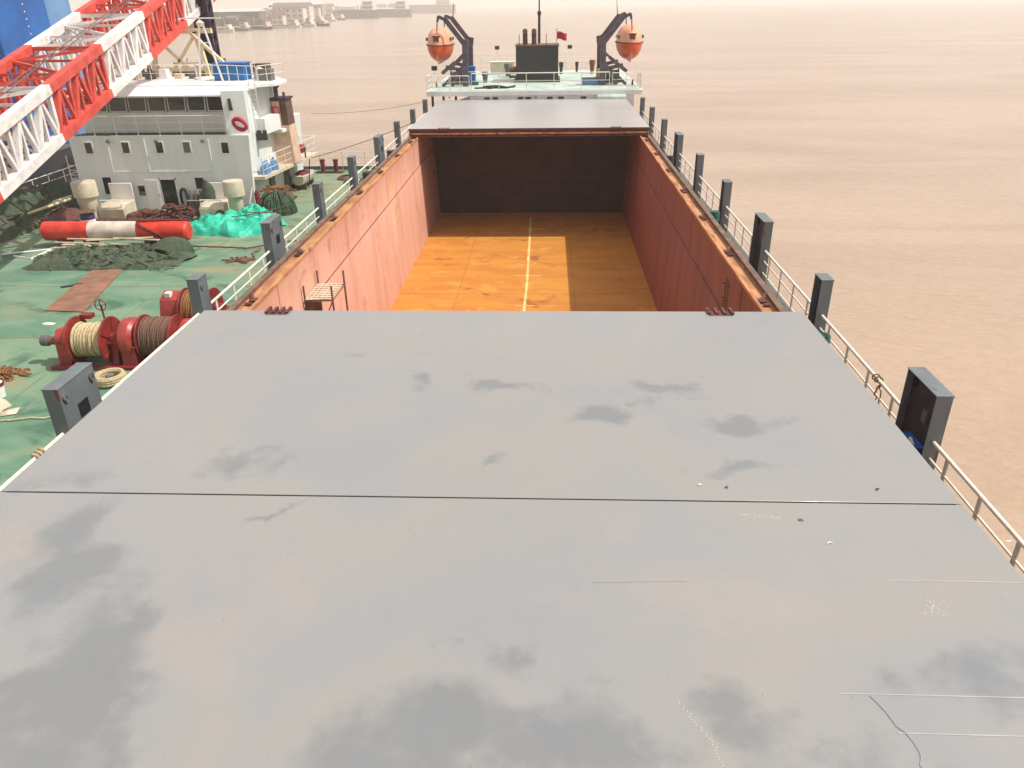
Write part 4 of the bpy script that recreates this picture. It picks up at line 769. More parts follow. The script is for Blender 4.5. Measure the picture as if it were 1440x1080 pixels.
m = pile(-21.3, 43.9, 2.6, .9, 1.0, 70, .055, 'chain', 1, .3); m.blob((-22.6, 44.1, ZD), 1.4, .7, .6, 12, 5, .3, 2, 3)
tag(m.build('chain_heap', 'chain'), 'rusty reddish chain heap along the front of the deckhouse', 'chain')
m = MB()
for k in range(9): m.lathe([(.1, -.13), (.2, -.1), (.2, .1), (.1, .13)], (-25.0 + k * .36, 43.0, ZD + .2), 8, 'x')
tag(m.build('shackle_row', 'chain'), 'row of rusty shackles lined up behind the red and white spar', 'shackles')
t = thing('barrel', 'purple barrel with white band standing at the left vent', 'barrel', (-25.1, 42.0, ZD)); MB().lathe([(.36, 0), (.38, .3), (.38, .9), (.3, 1.02)], (-25.1, 42, ZD), 14).build('body', 'purple', t); MB().lathe([(.385, .28), (.39, .6)], (-25.1, 42, ZD), 14).build('band', 'white', t); MB().lathe([(.5, 1.02), (.001, 1.2)], (-25.1, 42, ZD), 12).build('lid', 'browny', t)
m = MB(); m.blob((-26.7, 42.8, ZD), 1.6, .9, .9, 14, 6, .35, 2, 5); tag(m.build('chain_heap', 'chain'), 'dark rust heap at the foot of the left mushroom vent', 'scrap heap')
for x_, z_, lb in ((-20.95, 3.75, 'dark rubber hose coil hanging right of the deckhouse doorway'), ):
    t = thing('hose_coil', lb, 'hose coil', (x_, 45.5, z_)); m = MB()
    for k in range(4): m.tube([(x_ + .2 * math.cos(a), HY - .1 - .04 * k, z_ + .6 * math.sin(a)) for a in [i * .42 for i in range(15)]], .05, 6, True)
    m.build('coil', 'dark', t)
t = thing('net_bundle', 'grey brown net bundle hung on the deckhouse wall above the teal tarp', 'net', (-19.3, 45.2, ZD)); m = MB(); m.blob((-19.25, 45.2, ZD + 1.15), .42, .3, .95, 12, 10, .2, 2.4, 8, False); m.build('bundle', 'net', t)
t = thing('gas_bottle', 'dark cylinders strapped by the wall opening', 'gas bottles', (-20.1, 45.2, ZD)); m = MB()
for k in range(3): m.lathe([(.14, 0), (.14, 1.2), (.05, 1.38), (.05, 1.5)], (-20.35 + k * .3, 45.2, ZD), 10)
m.build('cylinder', 'fargrey', t); MB().box(-20.6, -19.6, 45.02, 45.06, ZD + .9, ZD + .96).build('strap', 'rail', t)
t = thing('hose_coil', 'dark round hose coil leaning on the right white hatch casing', 'hose coil', (-18.1, 43.5, ZD)); m = MB()
for k in range(3): m.tube([(-18.0 + .25 * math.cos(a), 43.5 - .05 * k, ZD + .4 + .3 * math.sin(a)) for a in [i * .42 for i in range(15)]], .04, 6, True)
m.build('coil', 'dark', t)
def heap(poly_c, rx, ry, h, nx, ny, amp, fr, seed, ridge=0, zb=ZD):
    cx, cy = poly_c; vs = []; fs = []
    for j in range(ny + 1):
        for i in range(nx + 1):
            u = -1 + 2 * i / nx; v = -1 + 2 * j / ny
            e = 1 - (abs(u) ** 3 * .9 + abs(v) ** 2.4)
            p = Vector((u * rx * fr, v * ry * fr, seed)); nn = mnoise.fractal(p, 1, 2, 5)
            z_ = h * max(0, e) ** .7 * (1 + amp * nn)
            if ridge: z_ += h * ridge * abs(mnoise.noise(Vector((u * rx * fr * 2.2 + nn, v * ry * fr * .8, seed + 9)))) * max(0, e) ** .5
            wob = 1 + .22 * mnoise.noise(Vector((u * 2, v * 2, seed + 4)))
            vs.append((cx + u * rx * wob, cy + v * ry * wob, zb + max(-.05, z_ - .02)))
    for j in range(ny):
        for i in range(nx): a = j * (nx + 1) + i; fs.append((a, a + 1, a + nx + 2, a + nx + 1))
    return MB().add(vs, fs, True)
t = thing('tarpaulin', 'crumpled bright teal tarpaulin covering gear in front of the deckhouse', 'tarpaulin', (-17, 42.2, ZD))
m = heap((-16.8, 42.1), 2.7, 1.8, .62, 90, 56, .6, .8, 3.3, .9); m.build('sheet', 'tarp', t)
m = heap((-15.6, 43.0), 1.1, 1.1, .9, 26, 24, .6, 1.2, 8.1, .6); m.build('sheet_hump', 'tarp', t)
m = MB(); m.tube(sag((-16.4, 41.2, ZD + .9), (-13.9, 43.6, ZD + 1.0), .1), .03); m.tube(sag((-15.9, 41.6, ZD + 1.1), (-13.6, 42.6, ZD + .9), .1), .03); tag(m.build('rope', 'browny'), 'dark ropes lashed over the right end of the teal tarpaulin', 'rope')
# spar buoy
sp = thing('spar_buoy', 'long red and white striped spar lying across the barge deck', 'spar', (-21.7, 38.7, 3.55))
for x0, x1, mt in ((-25.6, -23.02, 'buoyred'), (-23.02, -20.4, 'buoywhite'), (-20.4, -17.75, 'buoyred')):
    e0 = [(.0, 0), (.4, .0), (.5, .1)] if x0 < -25 else [(.502, 0)]
    e1 = [(.5, x1 - x0 - .1), (.4, x1 - x0), (0, x1 - x0)] if x1 > -18 else [(.502, x1 - x0)]
    MB().lathe(e0 + e1, (x0, 38.7, 3.6), 28, 'x').build('band', mt, sp)
m = MB()
for k in range(3): m.tube([(-20.35 + 1.2 * (.5 - .5 * math.cos(a)) + k * .07, 38.7 - .55 * math.sin(a * .5 + .5), 3.6 + .55 * math.cos(a * .5 + .5)) for a in [i * .4 for i in range(14)]], .05, 6)
m.tube(wander([(-20.4, 38.6, 4.15), (-19, 38.75, 4.16), (-17.8, 39.0, 4.1)], .06, 6, 3), .06)
tag(m.build('rope', 'maroon'), 'maroon rope draped over the right end of the red and white spar', 'rope')
t = thing('spar_cradle', 'low dark cradle under the red and white spar', 'cradle', (-21.7, 38.7, ZD)); m = MB()
for x_ in (-24.6, -23.2, -19.9, -18.4): m.prism([(38.2, ZD), (39.2, ZD), (39.15, 3.3), (38.95, 3.14), (38.45, 3.14), (38.25, 3.3)], 'x', x_ - .15, x_ + .15)
m.box(-24.8, -18.2, 38.35, 38.5, ZD, ZD + .12); m.build('frame', 'chain', t)
# nets
n1 = thing('net_pile', 'long low pile of dark green netting in front of the striped spar', 'net', (-21, 36.6, ZD))
heap((-20.7, 36.1), 3.9, 1.75, .42, 90, 44, 1.0, 1.1, 1.2, .7).build('net_mass', 'net', n1)
rnd = random.Random(5); m = MB()
for k in range(120):
    x_ = -20.7 + rnd.uniform(-3.6, 3.6); y_ = 36.1 + rnd.uniform(-1.6, 1.7); e = max(0, 1 - (abs((x_ + 20.7) / 3.9) ** 3 + abs((y_ - 36.1) / 1.75) ** 2.4)); z_ = ZD + .6 * e ** .7 + .02
    a = rnd.uniform(0, 3.1); L_ = rnd.uniform(.3, .9)
    m.tube([(x_ + L_ * s_ * math.cos(a + s_), y_ + L_ * s_ * math.sin(a + s_) * .6, z_ + .07 * math.sin(s_ * 5 + k)) for s_ in (-.6, -.3, 0, .3, .6)], rnd.choice((.02, .03, .04)), 4)
m.build('net_cords', 'netrope', n1)
n2 = thing('net_roll', 'rounded bundle of grey green netting at the right end of the net pile', 'net', (-18.2, 36.4, ZD)); m = MB()
for k in range(15): a = -.5 + k * .16; m.tube([(-18.3 + .85 * math.cos(b) * (1 - .02 * k) + .04 * k, 36.0 + k * .1, ZD + .85 * math.sin(b) * (.75 + .3 * math.sin(k * .2))) for b in [i * .31 for i in range(11)]], .085, 6)
m.build('net_folds', 'net', n2)
m = MB()
for k, (x0, y0, x1, y1, z_) in enumerate(((-24.3, 37.4, -20.0, 36.8, 3.35), (-23.8, 37.7, -18.7, 37.3, 3.45), (-22.5, 37.2, -19.2, 37.6, 3.5), (-24.0, 36.5, -20.8, 37.0, 3.3), (-21.2, 37.5, -18.6, 36.9, 3.55))): m.cyl((x0, y0, z_), (x1, y1, z_ + .05), .045, n=6)
m.box(-24.3, -22.2, 37.8, 38.05, 2.95, 3.1)
tag(m.build('wooden_poles', 'cream'), 'pale wooden poles lying on top of the dark green net pile', 'poles')
t = thing('net_pile', 'tall green trawl net mound topped with orange rope, right of the deckhouse', 'net', (-15.6, 45.6, ZD)); m = MB(); m.blob((-15.4, 45.8, ZD), 1.15, 1.0, 1.35, 22, 9, .22, 1.8, 2); m.build('net_mass', 'netgreen', t)
m = MB(); rnd = random.Random(9)
for k in range(34): a = rnd.uniform(2.8, 6.6); m.tube([(-15.4 + 1.2 * s_ * math.cos(a), 45.8 + 1.08 * s_ * math.sin(a), ZD + 1.4 * math.sqrt(max(0, 1 - s_ * s_)) + .03) for s_ in (.2, .45, .7, .88, .98, 1.0)], .03, 5)
m.build('net_cords', 'netrope', t)
m = MB()
for k in range(26): m.tube([(-15.4 + rnd.gauss(0, .35) + .25 * math.cos(b), 45.9 + rnd.gauss(0, .3) + .2 * math.sin(b), ZD + 1.42 + rnd.uniform(-.1, .12)) for b in (0, 1, 2, 3, 4)], .035, 5)
m.build('rope_top', 'ropeo', t)
# small boat by the house
t = thing('work_boat', 'small white open boat with maroon cover lying on deck beyond the net mound', 'boat', (-15.9, 53.2, ZD))
def sect(y, y0, L_, hw, zb, h):
    u = (y - y0) / L_; k = max(.05, math.sin(math.pi * (.12 + .80 * u)) ** .6); return [(x_ * hw * k, y, z_) for x_, z_ in ((-1, zb + h), (-.95, zb + h * .5), (-.6, zb + .05), (0, zb), (.6, zb + .05), (.95, zb + h * .5), (1, zb + h))]
m = MB(); m.loft([[(-15.9 + p[0], p[1], p[2]) for p in sect(51.9 + .26 * i, 51.9, 2.6, .72, ZD + .35, .6)] for i in range(11)]); m.build('hull', 'farwhite', t)
m = MB(); m.blob((-15.9, 53.1, ZD + .85), .5, .95, .3, 12, 5, .25, 2, 1); m.build('cover', 'maroon', t); m = MB().box(-16.3, -15.5, 52.2, 52.5, ZD, ZD + .4).box(-16.3, -15.5, 53.9, 54.2, ZD, ZD + .4).build('chock', 'browny', t)
m = pile(-17.0, 51.5, .8, 2.2, .6, 40, .06, 'browny', 12, .35); m.blob((-16.9, 51, ZD), .6, 1.5, .5, 10, 5, .3, 2, 3); m.blob((-16.0, 49.6, ZD), .6, .8, .4, 10, 5, .35, 2, 6)
tag(m.build('scrap_heap', 'browny'), 'brown heap of ropes and crates between the net mound and the small white boat', 'scrap heap')
t = thing('red_tank', 'narrow red and white gas tank at the right front corner of the deckhouse', 'tank', (-16.3, 45.4, ZD)); MB().lathe([(.16, 0), (.16, 1.3), (.05, 1.5)], (-16.35, 45.3, ZD), 10).build('body', 'maroon', t); MB().bar((-16.9, 44.6, ZD), (-16.5, 45.1, ZD + 1.7), .06).build('lever', 'white', t)
t = thing('brown_crate', 'rusty brown box beside the right mushroom vent', 'box', (-16.4, 44.2, ZD)); MB().box(-16.75, -16.1, 44.0, 44.6, ZD, ZD + .75).build('body', 'rustp', t, bevel=.02); MB().box(-16.78, -16.07, 43.97, 44.63, ZD + .75, ZD + .8).build('lid', 'chain', t)
t = thing('twin_bollard', 'pair of brown bollards on a base plate at the far end of the barge', 'bollard', (-15.5, 58.2, ZD))
MB().box(-16.4, -14.4, 57.9, 58.5, ZD, ZD + .1).build('base', 'chain', t)
for x_ in (-15.9, -14.9): MB().lathe([(.17, .1), (.17, .85), (.21, .87), (.21, .98), (.001, 1.0)], (x_, 58.2, ZD), 12).build('bollard_post', 'maroon', t)
for k, (cx, cy, r_, mt, lb) in enumerate(((-12.7, 54.6, .75, 'netrope', 'loose grey green rope coil by the far left pillars'), (-13.6, 55.8, .6, 'ropeb', 'brown rope coil in front of the twin bollards'), (-11.9, 56.8, .7, 'netrope', 'grey rope coil near the far rail of the barge'))):
    m = MB()
    for j in range(5): m.tube([(cx + (r_ - .06 * j) * math.cos(a), cy + (r_ - .06 * j) * math.sin(a), ZD + .06 + .04 * j) for a in [i * .42 for i in range(15)]], .05, 5, True)
    m.tube(wander([(cx, cy, ZD + .05), (cx + 1, cy - .8, ZD + .05), (cx + 1.7, cy - .5, ZD + .05)], .15, 4, k), .05, 5)
    tag(m.build('rope_coil', mt), lb, 'rope coil', 'rope coils at the far end of the barge deck')
m = MB(); m.tube(wander([(-17.8, 38.5, ZD + .04), (-16, 38.3, ZD + .04), (-14.6, 38.1, ZD + .04), (-12.3, 39.6, ZD + .04)], .05, 6, 3), .035)
m.tube(wander([(-13.8, 38, ZD + .04), (-13.9, 36.9, ZD + .04), (-13.5, 36.2, ZD + .04), (-14.9, 35.9, ZD + .05)], .1, 5, 3), .05)
tag(m.build('rope', 'ropeb'), 'brown rope running over the deck from the spar to the ship', 'rope')
m = pile(-14.2, 36.0, .6, .3, .12, 18, .04, 'ropeb', 22, .25); tag(m.build('rope_coil', 'ropeb'), 'small tangled brown rope heap on the deck right of the nets', 'rope coil')
tag(MB().add([(-19.9, 29.0, ZD + .012), (-18.15, 28.85, ZD + .012), (-19.35, 34.5, ZD + .012), (-20.85, 34.5, ZD + .012), (-19.9, 29.0, ZD + .05), (-18.15, 28.85, ZD + .05), (-19.35, 34.5, ZD + .05), (-20.85, 34.5, ZD + .05)],
             [(0, 1, 2, 3), (4, 5, 6, 7), (0, 1, 5, 4), (1, 2, 6, 5), (2, 3, 7, 6), (3, 0, 4, 7)]).build('steel_plate', 'rustp'), 'long rusty pink brown plate lying flat on the green deck', 'plate')
# mooring winches
def winch(name, label, x0, y, z, parts):
    t = thing(name, label, 'winch', (x0, y, ZD), 'red mooring winches')
    return t
def drum(t, xa, xb, y, z, R_, rope, core, flange='winch', r0=None):
    MB().cyl((xa, y, z), (xa + .07, y, z), R_, n=32).cyl((xa - .03, y, z), (xa, y, z), .25, n=16).build('flange', flange, t, bevel=.01)
    MB().cyl((xb - .07, y, z), (xb, y, z), R_, n=32).cyl((xb, y, z), (xb + .05, y, z), .25, n=16).build('flange', flange, t, bevel=.01)
    r0 = r0 or R_ * .66; MB().cyl((xa + .07, y, z), (xb - .07, y, z), r0 - core, n=20).build('barrel', flange, t)
    m = MB(); n = int((xb - xa - .2) / (core * 1.9))
    for k in range(n):
        x_ = xa + .1 + core + k * core * 1.9; rr = r0 + (.03 if k % 3 == 0 else 0) - core * (k % 2) * .3
        m.tube([(x_ + core * .5 * math.sin(a), y + rr * math.cos(a), z + rr * math.sin(a)) for a in [i * 2 * math.pi / 22 for i in range(22)]], core, 6, True)
    m.build('wound_rope', rope, t)
def pedestal(t, x, y, z, w_=.34, mt='winch', arch=True):
    m = MB(); m.prism([(y - .45, ZD), (y + .45, ZD), (y + .3, z), (y + .22, z + .22), (y - .22, z + .22), (y - .3, z)], 'x', x - w_ / 2, x + w_ / 2); m.box(x - w_ / 2 - .05, x + w_ / 2 + .05, y - .4, y + .4, z - .04, z + .03); m.box(x - w_ * .7, x + w_ * .7, y - .55, y + .55, ZD, ZD + .06)
    m.build('pedestal', mt, t, bevel=.015)
t1 = winch('mooring_winch', 'red mooring winch with a drum of thick cream rope beside the nearest left pillar', -14.8, 24, 3.7, None)
WY, WZ = 24.0, 3.68
drum(t1, -15.45, -14.15, WY, WZ, .82, 'ropew', .055)
pedestal(t1, -15.75, WY, WZ); MB().prism([(WY - .4, ZD), (WY + .4, ZD), (WY + .35, WZ + .35), (WY - .1, WZ + .42), (WY - .35, WZ + .15)], 'x', -16.05, -15.62).build('gear_case', 'winchl', t1, bevel=.03)
MB().cyl((-16.05, WY, WZ - .05), (-16.45, WY, WZ - .05), .15, n=14).build('motor', 'ropeb', t1); MB().lathe([(.12, 0), (.2, -.06), (.2, -.28), (.06, -.34)], (-16.42, WY, WZ - .05), 14, 'x').build('motor_cap', 'fargrey', t1)
m = MB(); m.tube([(-14.75 + .2 * math.cos(a), WY + .75, WZ + 1.0 + .2 * math.sin(a)) for a in [i * .42 for i in range(15)]], .02, 5, True); m.bar((-14.95, WY + .75, WZ + 1.0), (-14.55, WY + .75, WZ + 1.0), .025); m.bar((-14.75, WY + .75, WZ + .8), (-14.75, WY + .75, WZ + 1.2), .025); m.build('hand_wheel', 'winch', t1)
MB().bar((-14.75, WY + .8, ZD), (-14.75, WY + .8, WZ + .95), .05).box(-15.4, -15.0, WY + .4, WY + .7, WZ + .6, WZ + .75).build('wheel_stem', 'winch', t1)
pedestal(t1, -13.98, WY, WZ, .24); m = MB()
for k in range(5): m.bar((-14.14, WY - .02, WZ), (-14.14, WY + .76 * math.cos(k * 1.256), WZ + .76 * math.sin(k * 1.256)), .05)
m.build('flange_rib', 'winch', t1)
MB().box(-16.2, -11.6, WY - .7, WY - .5, ZD, ZD + .12).box(-16.2, -11.6, WY + .5, WY + .7, ZD, ZD + .12).build('bed_frame', 'winch', t1)
t2 = winch('mooring_winch', 'red winch with brown wire drum in the middle, next to the cream rope winch', -12.9, 24.2, 3.7, None)
MB().lathe([(.45, -.3), (.68, -.26), (.72, -.1), (.72, .1), (.62, .22)], (-13.45, WY + .15, WZ + .02), 26, 'x').build('brake_drum_cover', 'winchl', t2, bevel=.01)
pedestal(t2, -13.45, WY - .1, WZ - .1, .5); drum(t2, -13.15, -11.9, WY + .3, WZ, .78, 'ropeb', .03, 'winch', .66); pedestal(t2, -11.7, WY + .3, WZ, .3)
DX, DY = .75, -1.5
t3 = winch('mooring_winch', 'red winch with ochre wire drum farthest back by the second left pillar', -13, 27.5, 3.8, None)
MB().prism([(27.0, ZD + .2), (28.1, ZD + .2), (28.2, 4.0), (27.8, 4.7), (27.3, 4.5), (27.0, 3.7)], 'x', -13.9, -13.25).build('gear_case', 'winchl', t3, bevel=.04); MB().box(-13.7, -13.5, 27.35, 27.6, 4.55, 4.72).build('label_plate', 'white', t3)
drum(t3, -13.2, -12.1, 27.8, 3.9, .85, 'ropeo', .035, 'winch', .74); pedestal(t3, -13.6, 27.5, 3.5, .5); pedestal(t3, -11.9, 27.8, 3.9, .3)
MB().lathe([(.5, -.25), (.66, -.2), (.66, .2), (.5, .25)], (-12.4, 26.2, 3.5), 20, 'x').build('clutch_cover', 'winchl', t3); MB().box(-14.3, -11.7, 26.9, 27.1, ZD, ZD + .15).build('bed_frame', 'winch', t3)
for ch in t3.children: ch.location = (DX, DY, 0)
m = pile(-12.9, 25.2, 1.3, .3, 1.0, 26, .04, 'net', 31, .4); tag(m.build('rope_coil', 'netrope'), 'dark green rope tangle lying between the red winches', 'rope coil')
t = thing('tyre_fender', 'cream grey rope wound ring lying on deck at the foot of the winch', 'fender', (-13.1, 21.9, ZD)); m = MB()
for j in range(3): m.tube([(-13.55 + .42 * math.cos(a), 22.35 + .42 * math.sin(a), ZD + .12 + .08 * j) for a in [i * .314 for i in range(20)]], .09, 6, True)
m.build('ring', 'ropew', t); MB().lathe([(.14, .05), (.14, .3), (.001, .34)], (-13.55, 22.35, ZD), 10).build('hub', 'fargrey', t)
# left edge bits
t = thing('paint_bucket', 'white and maroon paint bucket at the left edge of the picture', 'bucket', (-17.2, 21.6, ZD)); MB().lathe([(.2, 0), (.25, .5)], (-16.75, 21.3, ZD), 16).build('body', 'white', t); MB().lathe([(.255, .4), (.262, .52), (.22, .5), (.001, .46)], (-16.75, 21.3, ZD), 16).build('rim', 'maroon', t)
m = pile(-17.5, 22.9, .5, .4, .3, 26, .03, 'ropeo', 41, .22); tag(m.build('rope_heap', 'ropeo'), 'orange rope heap above the bucket at the left edge of the deck', 'rope heap')
tag(heap((-16.5, 20.4), .55, .5, .35, 16, 14, .8, 2.5, 7.7, .6).build('sack', 'cream'), 'crumpled cream sack below the paint bucket', 'sack')
tag(MB().add([(-15.9, 19.9, ZD + .02), (-15.4, 20.1, ZD + .03), (-15.5, 20.5, ZD + .05), (-16.0, 20.3, ZD + .02)], [(0, 1, 2, 3)]).build('cardboard_sheet', 'cream'), 'flat pale cardboard piece next to the cream sack', 'cardboard').modifiers.new('s', 'SOLIDIFY').thickness = .01
tag(MB().tube(wander([(-18.5, 19.6, ZD + .04), (-16, 19.6, ZD + .04), (-13.5, 20, ZD + .04)], .06, 6, 8), .03).build('rope', 'ropew'), 'thin cream rope across the deck below the sack', 'rope')
m = MB(); m.blob((-18.9, 27.6, ZD), .3, .12, .05, 8, 3, .3, 2, 1); tag(m.build('rag', 'white'), 'small white rag on the green deck left of the winches', 'rag')
m = MB(); m.tube(wander([(-20.9, 31.9, ZD + .03), (-20.2, 32.4, ZD + .03)], .05, 4, 3), .05); tag(m.build('rag', 'dark'), 'small dark rope scrap left of the rusty plate', 'rag')
tag(heap((-19.9, 35.0), .35, .2, .12, 8, 6, .8, 3, 2.7, .6).build('rag', 'ropeo'), 'orange rag at the near edge of the net pile', 'rag')
m = MB(); m.tube(wander([(-27.0, 37.0, ZD + .04), (-24.3, 38.2, ZD + .04)], .03, 4, 3), .05); m.tube([(-26.2, 36.7, ZD + .04), (-25.0, 36.2, ZD + .04), (-24.9, 38.5, ZD + .04)], .05); tag(m.build('pipe_bent', 'white'), 'thin white bent pipe lying left of the spar', 'pipe')
# gear along the left rail: netting, pipes, machinery
t = thing('net_pile', 'long olive and brown heap of netting along the left rail of the barge', 'net', (-31, 45, ZD)); heap((-30.4, 44.5), 2.1, 6.2, 1.1, 40, 90, .9, .8, 6.1, .8).build('net_mass', 'net', t); m = MB(); rnd = random.Random(77)
for k in range(110):
    x_ = -30.4 + rnd.uniform(-2, 2); y_ = 44 + rnd.uniform(-6, 6); z_ = ZD + rnd.uniform(.3, 1.3) * max(.1, 1 - ((x_ + 30.4) / 2.3) ** 2); a = rnd.uniform(1, 2.2); L_ = rnd.uniform(.6, 2.2)
    m.tube([(x_ + L_ * s_ * math.cos(a), y_ + L_ * s_ * math.sin(a), z_ + .12 * math.sin(s_ * 4 + k)) for s_ in (-.6, -.3, 0, .3, .6)], rnd.choice((.03, .05, .07)), 5)
m.build('net_cords', 'browny', t)
m = MB()
for x0, y0, x1, y1 in ((-32.4, 34, -29.6, 46), (-31.8, 34, -28.6, 46.5), (-31.2, 35, -28.2, 45.8)): m.cyl((x0, y0, ZD + .3), (x1, y1, ZD + .9), .09, n=8)
tag(m.build('long_pipes', 'creamy'), 'long rusty yellow pipes lying beside the left rail', 'pipes')
for k, (x_, y_) in enumerate(((-31.9, 47.5), (-30.0, 49.3), (-32.4, 42.6))):
    t = thing('machine_block', ('brown rusty machine by the left rail near the ladder', 'rusty machine block left of the deckhouse', 'brown rusty winch block farther forward by the left rail')[k], 'machinery', (x_, y_, ZD)); MB().box(x_ - .6, x_ + .6, y_ - .5, y_ + .5, ZD, ZD + 1.2).build('body', 'browny', t, bevel=.06); MB().cyl((x_ - .8, y_ - .6, ZD + 1.0), (x_ + .8, y_ - .6, ZD + 1.0), .3, n=10).build('roller', 'chain', t)
rnd = random.Random(3)
# mooring lines
tag(MB().tube(sag((-15.5, 55.5, 7.4), (-7.9, 57.7, 7.85), .22), .028, 5).build('mooring_line', 'ropew'), 'upper cream mooring line between the barge and the ship', 'rope')
tag(MB().tube(sag((-15.1, 53, 4.8), (-8.0, 55, 6.9), .15), .02, 5).build('mooring_line', 'dark'), 'lower dark mooring line from the side balcony to the ship', 'rope')
m = MB(); m.tube(sag((-15.1, 52.5, 4.8), (-15.3, 52.2, 2.9), .1), .03); tag(m.build('hose', 'dark'), 'black hose hanging from the balcony edge to the deck', 'hose')

# ------------------------------------------------------------------ neighbour vessel at the far left
t = thing('moored_vessel', 'big vessel with black hull and tall bright blue side behind the crane boom', 'ship', (-46, 60, 0))
MB().prism([(-37.0, 46), (-36.7, 60), (-36.7, 92), (-62, 92), (-62, 40), (-38.5, 40)], 'z', -1, 4.4).build('hull', 'hullblack', t)
MB().box(-61, -38.0, 58, 64.5, 4.4, 18).build('superstructure', 'blue', t, bevel=.05)
MB().box(-60, -39.2, 64.5, 70, 4.4, 17.5).build('sunlit_side_block', 'bluel', t, bevel=.05)  # pale blue stands in for sunlight on the superstructure's side
m = MB()
for k in range(26): m.box(-38.02, -37.95, 61.4 + .02 * k, 61.5 + .02 * k, 17.5 - .5 * k, 17.6 - .5 * k)
m.build('draught_marks', 'white', t)
m = MB(); m.box(-62, -36.75, 46, 46.1, 4.4, 4.6); m.box(-36.9, -36.7, 46.1, 92, 4.4, 4.65); m.build('gunwale', 'fargrey', t)
for k, (x_, y_, w_, h_, mt) in enumerate(((-45, 54, 3, 3.2, 'white'), (-41, 52, 1.6, 2, 'boomred'), (-50, 50, 2.4, 2.6, 'fargrey'))):
    MB().box(x_ - w_ / 2, x_ + w_ / 2, y_, y_ + 2, 4.4, 4.4 + h_).build('deck_box', mt, t, bevel=.04)

# ------------------------------------------------------------------ far bank
shore = [(-130, 250), (-200, 360), (-222, 447), (-236, 560), (-232, 620), (-228, 690), (-262, 860), (-290, 1030), (-312, 1300), (-345, 1900), (-420, 3000), (-520, 4600)]
m = MB(); vs = []; fs = []
for i, (x_, y_) in enumerate(shore):
    for k, (dx, z_) in enumerate(((0, -.5), (-6, 1.3), (-20, 2.2), (-120, 3), (-3000, 6))): vs.append((x_ + dx, y_, z_))
for i in range(len(shore) - 1):
    for k in range(4): a = i * 5 + k; fs.append((a, a + 5, a + 6, a + 1))
o = MB().add(vs, fs).build('river_bank', 'bank'); tag(o, kind='structure')
def far_building(x, y, w_, d_, h_, mt, lab, roof='fargrey', gable=True, rows=2):
    t = thing('building', lab, 'building', (x, y, 2), 'buildings on the far bank')
    MB().box(x - w_ / 2, x + w_ / 2, y, y + d_, 1.5, 2 + h_).build('wall', mt, t)
    if gable: MB().prism([(y - .5, 2 + h_), (y + d_ + .5, 2 + h_), (y + d_ / 2, 2 + h_ * 1.25)], 'x', x - w_ / 2 - .5, x + w_ / 2 + .5).build('roof', roof, t)
    else: MB().box(x - w_ / 2 - .3, x + w_ / 2 + .3, y - .3, y + d_ + .3, 2 + h_, 2.4 + h_).build('roof', roof, t)
    for r in range(rows):
        for k in range(max(2, int(w_ / 5))):
            xx = x - w_ / 2 + w_ * (k + .5) / max(2, int(w_ / 5)); zz = 2 + h_ * (r + .5) / rows
            MB().box(xx - .9, xx + .9, y - .12, y + .02, zz - .8, zz + .8).build('window', 'fargrey', t)
far_building(-262, 700, 42, 18, 10, 'fargrey', 'long grey warehouse with pale roof on the bank above the dark heaps', 'farwhite')
far_building(-222, 735, 16, 12, 12, 'farwhite', 'small white house on the bank right of the warehouse', 'farrust', False, 3)
far_building(-300, 640, 26, 14, 12, 'farwhite', 'pale building on the bank left of the warehouse')
far_building(-196, 560, 1, 1, 1, 'farwhite', 'x') if False else None
far_building(-275, 900, 40, 16, 14, 'farwhite', 'white building row farther along the bank', 'fargrey', True, 3)
far_building(-330, 1100, 70, 20, 16, 'concrete', 'grey concrete shed farther along the bank', 'farwhite')
for k, (x_, y_, r_, h_) in enumerate(((-252, 655, 22, 10), (-236, 668, 13, 6), (-212 - 34, 640, 14, 7))):
    m = MB().blob((x_, y_, 1.2), r_, r_ * .7, h_, 22, 7, .16, 2.2, k * 3.1); tag(m.build('gravel_heap', 'gravel'), ('largest dark gravel heap on the far bank', 'small dark gravel heap at the right on the bank', 'dark gravel heap closest to the far quay')[k], 'gravel heap')
tag(MB().prism([(-248, 575), (-231, 590), (-222, 690), (-240, 694)], 'z', -1, 2.3).build('quay', 'concrete'), kind='structure')
def far_boat(x, y, L_, B, ang, hull, label, cabin='farwhite', h=1.6, cab=3.6, mast=True, decks=2):
    t = thing('moored_boat', label, 'boat', (0, 0, 0), 'boats moored along the far bank')
    m = MB(); rings = []
    for i in range(9):
        u = i / 8; k = min(1, .25 + 3 * u, .12 + 3.2 * (1 - u)); yy = -L_ / 2 + L_ * u; sh = .5 * (2 * u - 1) ** 2
        rings.append([(-B / 2 * k, yy, h + sh), (-B / 2 * k * .9, yy, -.4), (B / 2 * k * .9, yy, -.4), (B / 2 * k, yy, h + sh)])
    m.loft(rings, smooth=False).build('hull', hull, t)
    for d in range(decks):
        c = MB().box(-B * (.38 - .06 * d), B * (.38 - .06 * d), -L_ * .42 + d, -L_ * .42 + L_ * .24 - d, h + cab * d / decks * 1.0, h + cab * (d + 1) / decks).build('cabin', cabin, t)
        MB().box(-B * .39, B * .39, -L_ * .42 + 1 + d, -L_ * .42 + L_ * .24 - 1 - d, h + cab * (d + .45) / decks, h + cab * (d + .75) / decks).build('window_band', 'fargrey', c)
    MB().box(-B * .36, B * .36, -L_ * .12, L_ * .36, h - .1, h + .7).build('hold_cover', 'fargrey' if hull != 'fargreen' else 'fargreen', t)
    if mast: MB().cyl((0, L_ * .3, h), (0, L_ * .3, h + 7), .15, n=6).build('mast', 'farwhite', t)
    t.location = (x, y, 0); t.rotation_euler = (0, 0, ang); return t
